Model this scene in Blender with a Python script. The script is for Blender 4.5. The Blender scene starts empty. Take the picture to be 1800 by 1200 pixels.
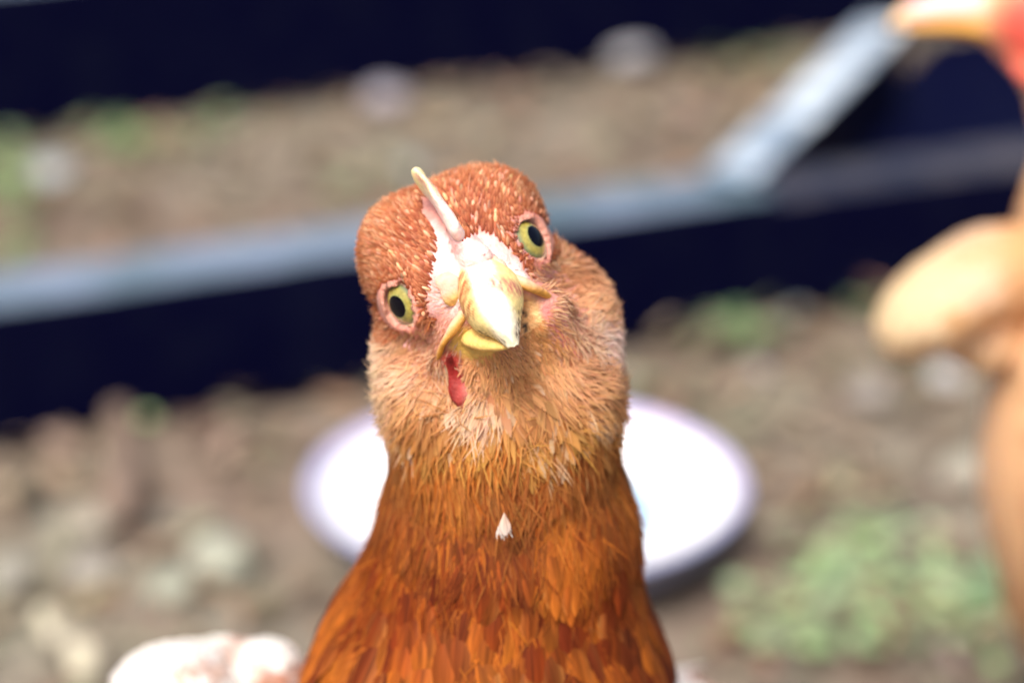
import bpy, bmesh, math, random
import numpy as np
from mathutils import Vector

# ------------------------------------------------------------------ camera, sky, sun, exposure
SC = bpy.context.scene
COL = SC.collection
PITCH = math.radians(23.0)
CAM = np.array([0.0, 0.0, 0.50])
FPX = 50.0 / 22.3 * 1800.0            # focal length in photo pixels
cam_d = bpy.data.cameras.new('camera')
cam_d.lens = 50.0
cam_d.sensor_width = 22.3
cam_d.sensor_fit = 'HORIZONTAL'
cam_d.clip_start = 0.01
cam_d.clip_end = 2000.0
cam_d.dof.use_dof = True
cam_d.dof.focus_distance = 0.396
cam_d.dof.aperture_fstop = 4.4
cam_d.dof.aperture_blades = 0
cam = bpy.data.objects.new('camera', cam_d)
cam.location = CAM
cam.rotation_euler = (math.pi / 2 - PITCH, 0, 0)
COL.objects.link(cam)
SC.camera = cam

SUN_EL, SUN_AZ = math.radians(58), math.radians(205)     # azimuth clockwise from +Y: behind and left of the camera
world = bpy.data.worlds.new('World')
SC.world = world
world.use_nodes = True
wn = world.node_tree
wn.nodes.clear()
sky = wn.nodes.new('ShaderNodeTexSky')
sky.sky_type = 'NISHITA'
sky.sun_disc = False
sky.sun_elevation = SUN_EL
sky.sun_rotation = SUN_AZ
sky.air_density = 1.0
sky.dust_density = 7.0
sky.ozone_density = 1.0
bg = wn.nodes.new('ShaderNodeBackground')
bg.inputs['Strength'].default_value = 0.078
out = wn.nodes.new('ShaderNodeOutputWorld')
wn.links.new(sky.outputs[0], bg.inputs[0])
wn.links.new(bg.outputs[0], out.inputs[0])
sun_d = bpy.data.lights.new('sun', 'SUN')
sun_d.energy = 2.15
sun_d.angle = math.radians(20)
sun_d.color = (1.0, 0.95, 0.87)
sun = bpy.data.objects.new('sun', sun_d)
sv = Vector((math.sin(SUN_AZ) * math.cos(SUN_EL), math.cos(SUN_AZ) * math.cos(SUN_EL), math.sin(SUN_EL)))
sun.rotation_euler = sv.to_track_quat('Z', 'Y').to_euler()
sun.location = (-2, -3, 5)
COL.objects.link(sun)
SC.view_settings.view_transform = 'Standard'
SC.view_settings.look = 'None'
SC.view_settings.gamma = 1.0
SC.view_settings.exposure = 1.27
SC.render.engine = 'CYCLES'
SC.cycles.use_denoising = True
SC.cycles.max_bounces = 6
SC.cycles.sample_clamp_indirect = 8.0

# ------------------------------------------------------------------ coordinates
CP, SP = math.cos(PITCH), math.sin(PITCH)
RIGHT = np.array([1.0, 0, 0])
UP = np.array([0, SP, CP])
FWD = np.array([0, CP, -SP])
FOC = 40.0                              # cm, plane of the hen's face


def Q(px, py, w=0.0):
    """photo pixel + depth offset (cm towards camera from the face plane) -> camera-aligned cm"""
    d = FOC - w
    return np.array([(px - 900.0) / FPX * d, (600.0 - py) / FPX * d, w])


def q2w(q):
    q = np.asarray(q, float)
    return CAM + 0.01 * (q[..., 0:1] * RIGHT + q[..., 1:2] * UP + (FOC - q[..., 2:3]) * FWD)


def w2q(p):
    r = (np.asarray(p, float) - CAM) * 100.0
    return np.stack([r @ RIGHT, r @ UP, FOC - r @ FWD], -1)


def q2px(q):
    d = FOC - q[..., 2]
    return 900.0 + q[..., 0] / d * FPX, 600.0 - q[..., 1] / d * FPX


def W(px, py, D):
    """photo pixel at D metres along the view axis -> world"""
    return CAM + RIGHT * ((px - 900) / FPX * D) + UP * ((600 - py) / FPX * D) + FWD * D


def G(px, py, z=0.0):
    """photo pixel -> point of the horizontal plane at height z"""
    r = RIGHT * ((px - 900) / FPX) + UP * ((600 - py) / FPX) + FWD
    return CAM + r * ((z - CAM[2]) / r[2])


RNG = np.random.default_rng(7)


def nrm(a):
    return a / np.maximum(np.linalg.norm(a, axis=-1, keepdims=True), 1e-9)


def wav(p, scale, seed, oct=6):
    """smooth pseudo noise in -1..1 from random sines"""
    r = np.random.default_rng(seed)
    k = nrm(r.normal(size=(oct, 3))) * r.uniform(0.6, 1.6, (oct, 1)) * scale
    ph = r.uniform(0, 6.28, oct)
    return np.sin(p @ k.T + ph).sum(-1) / oct * 1.6


def sst(a, b, x):
    t = np.clip((x - a) / (b - a), 0, 1)
    return t * t * (3 - 2 * t)


# ------------------------------------------------------------------ implicit surfaces
def ell(P, c, r, M=None):
    d = P - c
    if M is not None:
        d = d @ np.asarray(M).T
    r = np.asarray(r, float)
    k0 = np.linalg.norm(d / r, axis=-1)
    k1 = np.linalg.norm(d / (r * r), axis=-1)
    return k0 * (k0 - 1) / np.maximum(k1, 1e-6)


def cone(P, a, b, ra, rb):
    a, b = np.asarray(a, float), np.asarray(b, float)
    ab = b - a
    t = np.clip(((P - a) @ ab) / (ab @ ab), 0, 1)
    return np.linalg.norm(P - (a + t[..., None] * ab), axis=-1) - (ra + (rb - ra) * t)


def smin(a, b, k):
    h = np.maximum(k - np.abs(a - b), 0) / k
    return np.minimum(a, b) - h * h * k * 0.25


def surface_net(f, lo, hi, step):
    ax = [np.arange(lo[i], hi[i] + step, step) for i in range(3)]
    n = [len(a) for a in ax]
    F = np.empty(n, np.float32)
    for i in range(0, n[0], 8):
        g = np.stack(np.meshgrid(ax[0][i:i + 8], ax[1], ax[2], indexing='ij'), -1)
        F[i:i + 8] = f(g.reshape(-1, 3)).reshape(g.shape[:3])
    S = F < 0
    cs = np.zeros([m - 1 for m in n], np.int8)
    corners = [(i, j, k) for i in (0, 1) for j in (0, 1) for k in (0, 1)]
    for i, j, k in corners:
        cs += S[i:n[0] - 1 + i, j:n[1] - 1 + j, k:n[2] - 1 + k]
    cells = np.argwhere((cs > 0) & (cs < 8))
    idx = -np.ones(cs.shape, np.int64)
    idx[tuple(cells.T)] = np.arange(len(cells))
    acc = np.zeros((len(cells), 3))
    cnt = np.zeros(len(cells))
    for a in range(3):
        for b in (0, 1):
            for c in (0, 1):
                o0 = [0, 0, 0]
                o0[(a + 1) % 3], o0[(a + 2) % 3] = b, c
                o1 = list(o0)
                o1[a] = 1
                f0 = F[tuple((cells + o0).T)]
                f1 = F[tuple((cells + o1).T)]
                m = (f0 < 0) != (f1 < 0)
                t = np.where(m, f0 / np.where(m, f0 - f1, 1), 0)
                p = np.array(o0)[None, :] + t[:, None] * (np.array(o1) - np.array(o0))[None, :]
                acc += np.where(m[:, None], p, 0)
                cnt += m
    V = np.array(lo) + (cells + acc / cnt[:, None]) * step
    quads = []
    for a in range(3):
        b, c = (a + 1) % 3, (a + 2) % 3
        sl0 = [slice(1, n[i] - 1) for i in range(3)]
        sl0[a] = slice(0, n[a] - 1)
        sl1 = list(sl0)
        sl1[a] = slice(1, n[a])
        m0, m1 = S[tuple(sl0)], S[tuple(sl1)]
        e = np.argwhere(m0 != m1)
        base = e + np.array([0 if i == a else 1 for i in range(3)])
        ins = m0[tuple(e.T)]
        ob, oc = np.zeros(3, int), np.zeros(3, int)
        ob[b], oc[c] = 1, 1
        q = np.stack([idx[tuple((base - ob - oc).T)], idx[tuple((base - oc).T)],
                      idx[tuple(base.T)], idx[tuple((base - ob).T)]], -1)
        q[~ins] = q[~ins][:, ::-1]
        quads.append(q)
    Qd = np.concatenate(quads)
    return V, Qd[(Qd >= 0).all(1)]


def relax(f, V, it=3, h=0.01):
    V = V.copy()
    for _ in range(it):
        f0 = f(V)
        g = np.stack([f(V + h * np.eye(3)[i]) - f(V - h * np.eye(3)[i]) for i in range(3)], -1) / (2 * h)
        V -= np.clip(f0 / np.maximum((g * g).sum(-1), 0.05), -0.2, 0.2)[:, None] * g
    return V


def grad_n(f, V, h=0.02):
    return nrm(np.stack([f(V + h * np.eye(3)[i]) - f(V - h * np.eye(3)[i]) for i in range(3)], -1))


# ------------------------------------------------------------------ objects
def setp(o, label=None, cat=None, group=None, kind=None):
    if label: o['label'] = label
    if cat: o['category'] = cat
    if group: o['group'] = group
    if kind: o['kind'] = kind
    return o


def origin_of(o):
    v = np.zeros(3)
    while o is not None:
        v = v + np.array(o.location)
        o = o.parent
    return v


def mk(name, V, F, mat, parent=None, col=None, fuv=None, smooth=True, loc=None, tris=None):
    """V in world metres; F (N,4) quads and tris (N,3)"""
    V = np.asarray(V, float)
    o0 = origin_of(parent)
    l = np.array(loc, float) if loc is not None else np.zeros(3)
    me = bpy.data.meshes.new(name)
    me.vertices.add(len(V))
    me.vertices.foreach_set('co', (V - o0 - l).astype(np.float32).ravel())
    F = np.asarray(F, np.int32).reshape(-1, 4)
    T = np.asarray(tris if tris is not None else [], np.int32).reshape(-1, 3)
    me.loops.add(F.size + T.size)
    me.loops.foreach_set('vertex_index', np.concatenate([F.ravel(), T.ravel()]).astype(np.int32))
    me.polygons.add(len(F) + len(T))
    st = np.concatenate([np.arange(len(F)) * 4, F.size + np.arange(len(T)) * 3]).astype(np.int32)
    me.polygons.foreach_set('loop_start', st)
    me.polygons.foreach_set('use_smooth', np.full(len(F) + len(T), smooth))
    me.update(calc_edges=True)
    if col is not None:
        a = me.color_attributes.new('Col', 'FLOAT_COLOR', 'POINT')
        a.data.foreach_set('color', np.concatenate([np.clip(col, 0, 1), np.ones((len(V), 1))], 1).astype(np.float32).ravel())
    if fuv is not None:
        a = me.attributes.new('fuv', 'FLOAT_VECTOR', 'POINT')
        a.data.foreach_set('vector', np.asarray(fuv, np.float32).ravel())
    me.materials.append(mat)
    o = bpy.data.objects.new(name, me)
    COL.objects.link(o)
    o.location = l
    if parent is not None:
        o.parent = parent
    return o


def empty(name, loc):
    o = bpy.data.objects.new(name, None)
    o.empty_display_size = 0.02
    o.location = loc
    COL.objects.link(o)
    return o


def strips(p, n, d, L, Wd, lift, curl, c0, c1, ce=None, nseg=3, cols=2, prof=None, tent=0.15, off=0.0, tpow=1.0, twist=0.0):
    """many feathers / hairs at once: returns V, F, col, fuv"""
    N = len(p)
    L, Wd = np.broadcast_to(L, N), np.broadcast_to(Wd, N)
    lift, curl = np.broadcast_to(lift, N), np.broadcast_to(curl, N)
    d = nrm(d - n * (d * n).sum(-1, keepdims=True))
    s = np.cross(d, n)
    if np.any(twist):
        tw = RNG.normal(0, twist, N)[:, None]
        s = nrm(s * np.cos(tw) + n * np.sin(tw))
    t = np.linspace(0, 1, nseg + 1)
    if prof is None:
        prof = np.array([0.6, 1, 0.75, 0.05])
    pr = np.interp(t, np.linspace(0, 1, len(prof)), prof)
    cen = p[:, None] + d[:, None] * (L[:, None, None] * t[None, :, None]) \
        + n[:, None] * ((L[:, None] * (lift[:, None] * t - curl[:, None] * t * t) + off)[..., None])
    x = np.linspace(-1, 1, cols)
    V = cen[:, :, None] + s[:, None, None] * (Wd[:, None, None] * 0.5 * pr[None, :, None] * x)[..., None] \
        + n[:, None, None] * (Wd[:, None, None] * pr[None, :, None] * tent * (1 - x * x))[..., None]
    tt = t ** tpow
    C = c0[:, None] * (1 - tt)[None, :, None] + c1[:, None] * tt[None, :, None]
    C = np.repeat(C[:, :, None], cols, 2)
    if ce is not None:
        e = (np.abs(x) ** 2)[None, None, :, None] * 0.8
        C = C * (1 - e) + ce[:, None, None] * e
    rnd = RNG.uniform(0, 50, N)
    fuv = np.empty(V.shape)
    fuv[..., 0] = x[None, None]
    fuv[..., 1] = t[None, :, None]
    fuv[..., 2] = rnd[:, None, None]
    R = nseg + 1
    b = (np.arange(N) * R * cols)[:, None, None]
    i = np.arange(nseg)[None, :, None] * cols
    j = np.arange(cols - 1)[None, None, :]
    a = b + i + j
    F = np.stack([a, a + 1, a + cols + 1, a + cols], -1).reshape(-1, 4)
    return V.reshape(-1, 3), F, C.reshape(-1, 3), fuv.reshape(-1, 3)


def merge(parts):
    Vs, Fs, Cs, Us, o = [], [], [], [], 0
    for V, F, C, U in parts:
        Vs.append(V); Fs.append(F + o); Cs.append(C); Us.append(U)
        o += len(V)
    return np.concatenate(Vs), np.concatenate(Fs), np.concatenate(Cs), np.concatenate(Us)


def sample(V, Fq, dens, seed=0):
    """random points on quads; dens(centroids)-> per cm2"""
    r = np.random.default_rng(seed)
    T = np.concatenate([Fq[:, [0, 1, 2]], Fq[:, [0, 2, 3]]])
    A, B, C = V[T[:, 0]], V[T[:, 1]], V[T[:, 2]]
    area = 0.5 * np.linalg.norm(np.cross(B - A, C - A), axis=-1)
    w = area * dens((A + B + C) / 3)
    tot = w.sum()
    if tot <= 0:
        return np.zeros((0, 3))
    n = int(tot)
    k = r.choice(len(T), n, p=w / tot)
    u, v = r.random(n), r.random(n)
    m = u + v > 1
    u[m], v[m] = 1 - u[m], 1 - v[m]
    return A[k] + (B[k] - A[k]) * u[:, None] + (C[k] - A[k]) * v[:, None]


def sweep(path, ra, rb, lat, n=20, sub=6, noise=0.0, seed=1, cap=True):
    """tube with elliptical sections; path in q; lat = direction of the ra axis"""
    path = np.asarray(path, float)
    m = len(path)
    t = np.linspace(0, m - 1, (m - 1) * sub + 1)

    def cr(a):
        a = np.asarray(a, float)
        i = np.clip(np.floor(t).astype(int), 0, m - 2)
        f = (t - i)
        if a.ndim > 1: f = f[:, None]
        p0, p1, p2, p3 = a[np.maximum(i - 1, 0)], a[i], a[i + 1], a[np.minimum(i + 2, m - 1)]
        return 0.5 * (2 * p1 + (p2 - p0) * f + (2 * p0 - 5 * p1 + 4 * p2 - p3) * f ** 2 + (3 * p1 - p0 - 3 * p2 + p3) * f ** 3)
    c, a, b = cr(path), np.maximum(cr(ra), 0.002), np.maximum(cr(rb), 0.002)
    tan = nrm(np.gradient(c, axis=0))
    lat = np.broadcast_to(np.asarray(lat, float), c.shape)
    la = nrm(lat - tan * (lat * tan).sum(-1, keepdims=True))
    lb = np.cross(tan, la)
    # rounded ends
    if cap:
        c = np.concatenate([c[:1] - tan[:1] * 0.4 * min(a[0], b[0]), c, c[-1:] + tan[-1:] * 0.5 * min(a[-1], b[-1])])
        a = np.concatenate([a[:1] * 0.1, a, a[-1:] * 0.1]); b = np.concatenate([b[:1] * 0.1, b, b[-1:] * 0.1])
        la = np.concatenate([la[:1], la, la[-1:]]); lb = np.concatenate([lb[:1], lb, lb[-1:]])
    th = np.linspace(0, 2 * np.pi, n, endpoint=False)
    V = c[:, None] + la[:, None] * (a[:, None] * np.cos(th))[..., None] + lb[:, None] * (b[:, None] * np.sin(th))[..., None]
    R = len(c)
    i = np.arange(R - 1)[:, None] * n
    j = np.arange(n)[None]
    jn = (j + 1) % n
    F = np.stack([i + j, i + jn, i + n + jn, i + n + j], -1).reshape(-1, 4)
    V = V.reshape(-1, 3)
    if noise:
        rad = V - np.repeat(c, n, 0)
        V = V + rad * (wav(V, 9.0, seed) * noise + wav(V, 24.0, seed + 1) * noise * 0.5)[:, None]
    return V, F


# ------------------------------------------------------------------ materials
def new_mat(name):
    m = bpy.data.materials.new(name)
    m.use_nodes = True
    nt = m.node_tree
    b = nt.nodes['Principled BSDF']
    return m, nt, b


def attr_mat(name, rough=0.6, sss=0.0, sss_r=(0.3, 0.12, 0.06), streak=None, noise=None, bump=None, spec=0.5, coat=0.0, sheen=0.0, trans=0.0):
    m, nt, b = new_mat(name)
    N, Lk = nt.nodes, nt.links
    a = N.new('ShaderNodeAttribute'); a.attribute_name = 'Col'
    colr = a.outputs['Color']
    if streak:
        f = N.new('ShaderNodeAttribute'); f.attribute_name = 'fuv'
        mp = N.new('ShaderNodeVectorMath'); mp.operation = 'MULTIPLY'
        mp.inputs[1].default_value = streak
        Lk.new(f.outputs['Vector'], mp.inputs[0])
        nz = N.new('ShaderNodeTexNoise'); nz.inputs['Scale'].default_value = 1.0; nz.inputs['Detail'].default_value = 2
        Lk.new(mp.outputs[0], nz.inputs['Vector'])
        mr = N.new('ShaderNodeMapRange'); mr.inputs[1].default_value = 0.3; mr.inputs[2].default_value = 0.7
        mr.inputs[3].default_value = 0.55; mr.inputs[4].default_value = 1.35
        Lk.new(nz.outputs['Fac'], mr.inputs[0])
        mul = N.new('ShaderNodeMix'); mul.data_type = 'RGBA'; mul.blend_type = 'MULTIPLY'; mul.inputs['Factor'].default_value = 1.0
        Lk.new(colr, mul.inputs['A']); Lk.new(mr.outputs[0], mul.inputs['B'])
        colr = mul.outputs['Result']
    if noise:
        tc = N.new('ShaderNodeTexCoord')
        nz = N.new('ShaderNodeTexNoise'); nz.inputs['Scale'].default_value = noise[0]; nz.inputs['Detail'].default_value = 4
        Lk.new(tc.outputs['Object'], nz.inputs['Vector'])
        mr = N.new('ShaderNodeMapRange'); mr.inputs[1].default_value = 0.3; mr.inputs[2].default_value = 0.7
        mr.inputs[3].default_value = 1 - noise[1]; mr.inputs[4].default_value = 1 + noise[1]
        Lk.new(nz.outputs['Fac'], mr.inputs[0])
        mul = N.new('ShaderNodeMix'); mul.data_type = 'RGBA'; mul.blend_type = 'MULTIPLY'; mul.inputs['Factor'].default_value = 1.0
        Lk.new(colr, mul.inputs['A']); Lk.new(mr.outputs[0], mul.inputs['B'])
        colr = mul.outputs['Result']
    Lk.new(colr, b.inputs['Base Color'])
    b.inputs['Roughness'].default_value = rough
    b.inputs['Specular IOR Level'].default_value = spec
    if sss:
        b.inputs['Subsurface Weight'].default_value = sss
        b.inputs['Subsurface Radius'].default_value = sss_r
        b.inputs['Subsurface Scale'].default_value = 0.006
    if coat:
        b.inputs['Coat Weight'].default_value = coat
        b.inputs['Coat Roughness'].default_value = 0.03
    if sheen:
        b.inputs['Sheen Weight'].default_value = sheen
        b.inputs['Sheen Roughness'].default_value = 0.5
    if bump:
        tc = N.new('ShaderNodeTexCoord')
        vo = N.new('ShaderNodeTexNoise'); vo.inputs['Scale'].default_value = bump[0]; vo.inputs['Detail'].default_value = 3
        Lk.new(tc.outputs['Object'], vo.inputs['Vector'])
        bp = N.new('ShaderNodeBump'); bp.inputs['Strength'].default_value = bump[1]; bp.inputs['Distance'].default_value = bump[2]
        Lk.new(vo.outputs['Fac'], bp.inputs['Height'])
        Lk.new(bp.outputs[0], b.inputs['Normal'])
    if trans:
        tr = N.new('ShaderNodeBsdfTranslucent')
        Lk.new(colr, tr.inputs['Color'])
        ms = N.new('ShaderNodeMixShader'); ms.inputs[0].default_value = trans
        Lk.new(b.outputs[0], ms.inputs[1]); Lk.new(tr.outputs[0], ms.inputs[2])
        Lk.new(ms.outputs[0], N['Material Output'].inputs['Surface'])
    return m


M_SKIN = attr_mat('bird_skin', rough=0.5, sss=0.25, noise=(900, 0.16), bump=(1600, 0.55, 0.0006))
M_FEATHER = attr_mat('feather', rough=0.65, streak=(5.0, 1.2, 1.0), spec=0.15, trans=0.25)
M_DOWN = attr_mat('down', rough=0.65, spec=0.25, trans=0.3)
M_BEAK = attr_mat('beak_horn', rough=0.5, sss=0.05, noise=(1100, 0.16), bump=(1500, 0.3, 0.0005), spec=0.4)
M_EYE = attr_mat('eye_iris', rough=0.25, coat=1.0, noise=(1500, 0.25))
M_COMB = attr_mat('comb_flesh', rough=0.6, sss=0.4, noise=(700, 0.1), bump=(1100, 0.5, 0.0006), spec=0.25)
M_PUPIL, _nt, _b = new_mat('pupil_black')
_b.inputs['Base Color'].default_value = (0.001, 0.001, 0.004, 1)
_b.inputs['Roughness'].default_value = 0.06
_b.inputs['Specular IOR Level'].default_value = 0.25

# ------------------------------------------------------------------ setting: ground
def ground_mat():
    m, nt, b = new_mat('bare_soil')
    N, Lk = nt.nodes, nt.links
    tc = N.new('ShaderNodeTexCoord')

    def noise(scale, det=4, off=0.0):
        mp = N.new('ShaderNodeMapping'); mp.inputs['Location'].default_value = (off, off * 1.7, 0)
        Lk.new(tc.outputs['Object'], mp.inputs[0])
        n = N.new('ShaderNodeTexNoise'); n.inputs['Scale'].default_value = scale; n.inputs['Detail'].default_value = det
        Lk.new(mp.outputs[0], n.inputs['Vector'])
        return n.outputs['Fac']

    def ramp(fac, stops):
        r = N.new('ShaderNodeValToRGB')
        e = r.color_ramp.elements
        while len(e) < len(stops): e.new(0.5)
        for i, (p, c) in enumerate(stops):
            e[i].position = p; e[i].color = (*c, 1)
        Lk.new(fac, r.inputs[0])
        return r.outputs[0]

    def mix(f, a, c, mode='MIX'):
        x = N.new('ShaderNodeMix'); x.data_type = 'RGBA'; x.blend_type = mode
        if isinstance(f, float): x.inputs['Factor'].default_value = f
        else: Lk.new(f, x.inputs['Factor'])
        Lk.new(a, x.inputs['A']); Lk.new(c, x.inputs['B'])
        return x.outputs['Result']
    base = ramp(noise(9, 5), [(0.3, (0.085, 0.070, 0.056)), (0.5, (0.145, 0.125, 0.10)), (0.7, (0.225, 0.205, 0.168))])
    pale = ramp(noise(24, 3, 3.1), [(0.35, (0.125, 0.088, 0.066)), (0.62, (0.26, 0.24, 0.19))])
    c = mix(0.45, base, pale)
    red = ramp(noise(3.2, 3, 21.0), [(0.42, (0, 0, 0)), (0.62, (0.6, 0.6, 0.6))])
    c = mix(red, c, ramp(noise(40, 2, 4.0), [(0.3, (0.10, 0.062, 0.048)), (0.7, (0.19, 0.125, 0.10))]))
    g = ramp(noise(6, 4, 9.0), [(0.55, (0, 0, 0)), (0.75, (0.35, 0.35, 0.35))])
    gr = ramp(noise(60, 2, 1.0), [(0.3, (0.12, 0.17, 0.07)), (0.7, (0.21, 0.26, 0.13))])
    c = mix(g, c, gr)
    Lk.new(c, b.inputs['Base Color'])
    b.inputs['Roughness'].default_value = 0.95
    b.inputs['Specular IOR Level'].default_value = 0.2
    bp = N.new('ShaderNodeBump'); bp.inputs['Strength'].default_value = 0.6; bp.inputs['Distance'].default_value = 0.01
    Lk.new(noise(55, 6, 5.0), bp.inputs['Height'])
    Lk.new(bp.outputs[0], b.inputs['Normal'])
    return m


def build_ground():
    xs = np.concatenate([[-400, -60, -12, -4, -2.2], np.linspace(-1.6, 1.6, 129), [2.2, 4, 12, 60, 400]])
    ys = np.concatenate([[-400, -60, -12, -3, -0.8], np.linspace(0.0, 3.2, 129), [4.5, 8, 20, 80, 500]])
    X, Y = np.meshgrid(xs, ys, indexing='ij')
    p = np.stack([X, Y, np.zeros_like(X)], -1).reshape(-1, 3)
    near = np.exp(-((p[:, 0] / 1.4) ** 4 + ((p[:, 1] - 1.4) / 1.4) ** 4))
    p[:, 2] = (wav(p, 22, 5) * 0.004 + wav(p, 60, 6) * 0.003) * near - 0.005
    nx, ny = X.shape
    i = np.arange(nx - 1)[:, None] * ny + np.arange(ny - 1)[None]
    F = np.stack([i, i + ny, i + ny + 1, i + 1], -1).reshape(-1, 4)
    o = mk('ground', p, F, ground_mat())
    setp(o, 'bare brown soil of the run, dry and uneven', 'ground', kind='structure')


build_ground()


# ------------------------------------------------------------------ black timber frame
def timber_mats():
    m, nt, b = new_mat('black_paint')
    N, Lk = nt.nodes, nt.links
    tc = N.new('ShaderNodeTexCoord')
    n = N.new('ShaderNodeTexNoise'); n.inputs['Scale'].default_value = 30; n.inputs['Detail'].default_value = 5
    Lk.new(tc.outputs['Object'], n.inputs['Vector'])
    r = N.new('ShaderNodeValToRGB')
    r.color_ramp.elements[0].position = 0.45; r.color_ramp.elements[0].color = (0.0005, 0.0008, 0.013, 1)
    r.color_ramp.elements[1].position = 0.8; r.color_ramp.elements[1].color = (0.003, 0.004, 0.016, 1)
    Lk.new(n.outputs['Fac'], r.inputs[0]); Lk.new(r.outputs[0], b.inputs['Base Color'])
    b.inputs['Roughness'].default_value = 0.6
    b.inputs['Specular IOR Level'].default_value = 0.05
    res = [m]
    for nm, c0, c1, sc in (('skylit_rail_top', (0.07, 0.11, 0.14), (0.15, 0.19, 0.27), 14), ('pale_brace_top', (0.15, 0.21, 0.29), (0.62, 0.70, 0.78), 24),  # sky light on the upward rail and brace faces put into the colour
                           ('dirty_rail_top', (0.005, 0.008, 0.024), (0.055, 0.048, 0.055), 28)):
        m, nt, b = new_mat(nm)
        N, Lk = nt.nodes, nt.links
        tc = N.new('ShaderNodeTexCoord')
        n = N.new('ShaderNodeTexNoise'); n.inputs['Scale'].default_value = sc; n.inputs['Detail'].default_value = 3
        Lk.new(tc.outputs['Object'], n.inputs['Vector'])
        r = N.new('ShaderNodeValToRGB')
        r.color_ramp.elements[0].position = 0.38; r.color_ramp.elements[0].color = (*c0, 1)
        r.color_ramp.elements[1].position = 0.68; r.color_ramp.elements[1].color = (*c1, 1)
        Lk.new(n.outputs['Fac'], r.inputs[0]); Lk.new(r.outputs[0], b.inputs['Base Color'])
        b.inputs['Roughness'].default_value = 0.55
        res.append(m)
    return res


M_BLACK, M_SKYTOP, M_BTOP, M_DTOP = timber_mats()


def timber(name, P0, P1, width, height, z0, top, label, back=True, cat='timber rail', group=None):
    """long square timber whose front bottom edge runs P0 -> P1; width extends away from the camera"""
    a, b = np.array(P0, float), np.array(P1, float)
    a[2] = b[2] = 0
    d = b - a
    ln = np.linalg.norm(d)
    ang = math.atan2(d[1], d[0])
    bm = bmesh.new()
    bmesh.ops.create_cube(bm, size=1.0)
    for v in bm.verts:
        v.co = Vector(((v.co.x + 0.5) * ln, (v.co.y + (0.5 if back else -0.5)) * width, (v.co.z + 0.5) * height))
    bmesh.ops.subdivide_edges(bm, edges=[e for e in bm.edges if abs((e.verts[0].co - e.verts[1].co).x) > 0.1], cuts=24)
    bmesh.ops.bevel(bm, geom=[e for e in bm.edges if abs((e.verts[0].co - e.verts[1].co).x) > 0.001 and len(e.link_faces) == 2 and e.calc_face_angle() > 0.5],
                    offset=0.004, segments=2, profile=0.6, affect='EDGES')
    rr = random.Random(len(label))
    for v in bm.verts:
        v.co.y += 0.0005 * math.sin(v.co.x * 23 + rr.random()) + rr.uniform(-.0004, .0004)
        v.co.z += 0.0004 * math.sin(v.co.x * 17 + 1.3) + rr.uniform(-.0004, .0004)
    me = bpy.data.meshes.new(name)
    bm.normal_update()
    for f in bm.faces:
        f.smooth = False
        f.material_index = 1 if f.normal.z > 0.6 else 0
    bm.to_mesh(me); bm.free()
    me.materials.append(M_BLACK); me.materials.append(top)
    o = bpy.data.objects.new(name, me)
    COL.objects.link(o)
    o.location = (a[0], a[1], z0)
    o.rotation_euler = (0, 0, ang)
    setp(o, label, cat, group)
    return o


def along(A, B, x):
    """ground point on line A-B at photo column x"""
    t = (x - A[0]) / (B[0] - A[0])
    return G(x, A[1] + t * (B[1] - A[1]))


NA, NB = (100, 772), (1200, 588)
FA, FB = (50, 240), (1400, 82)
n0, n1 = along(NA, NB, -420), along(NA, NB, 1352)
timber('timber_rail', n0, n1, 0.050, 0.076, 0.0, M_SKYTOP, 'black timber rail with grey-blue weathered top, passing close behind the hen')
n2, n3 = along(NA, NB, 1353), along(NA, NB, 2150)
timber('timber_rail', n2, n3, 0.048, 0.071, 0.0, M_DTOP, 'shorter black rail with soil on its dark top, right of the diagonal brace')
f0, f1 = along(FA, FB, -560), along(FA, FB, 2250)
timber('timber_rail', f0, f1, 0.055, 0.111, 0.0, M_SKYTOP, 'farthest black timber rail, running along the top of the picture')
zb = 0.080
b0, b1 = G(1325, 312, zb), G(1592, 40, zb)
timber('diagonal_brace', b0, b1, 0.031, 0.078, 0.0, M_BTOP, 'black diagonal brace with pale worn top joining the two long rails', cat='brace')  # pale tone of the brace top is light painted into its colour


def board(name, pts, z0, th, mat, label, cat):
    bm = bmesh.new()
    lo = [bm.verts.new((p[0], p[1], 0)) for p in pts]
    f = bm.faces.new(lo)
    r = bmesh.ops.extrude_face_region(bm, geom=[f])
    for v in r['geom']:
        if isinstance(v, bmesh.types.BMVert): v.co.z += th
    bmesh.ops.recalc_face_normals(bm, faces=bm.faces)
    bmesh.ops.bevel(bm, geom=list(bm.edges), offset=0.003, segments=1, affect='EDGES')
    c = sum((Vector(p) for p in pts), Vector()) / len(pts)
    for v in bm.verts: v.co -= Vector((c.x, c.y, 0))
    me = bpy.data.meshes.new(name)
    bm.to_mesh(me); bm.free()
    me.materials.append(mat)
    o = bpy.data.objects.new(name, me)
    COL.objects.link(o)
    o.location = (c.x, c.y, z0)
    setp(o, label, cat)


_p = [G(1405, 345, .0), G(1640, 95, .0), G(2250, 40, .0), G(2250, 225, .0)]
board('black_board', [(p[0], p[1], 0) for p in _p], 0.002, 0.014, M_BLACK, 'black board lying flat on the soil behind the diagonal brace', 'board')


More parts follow.
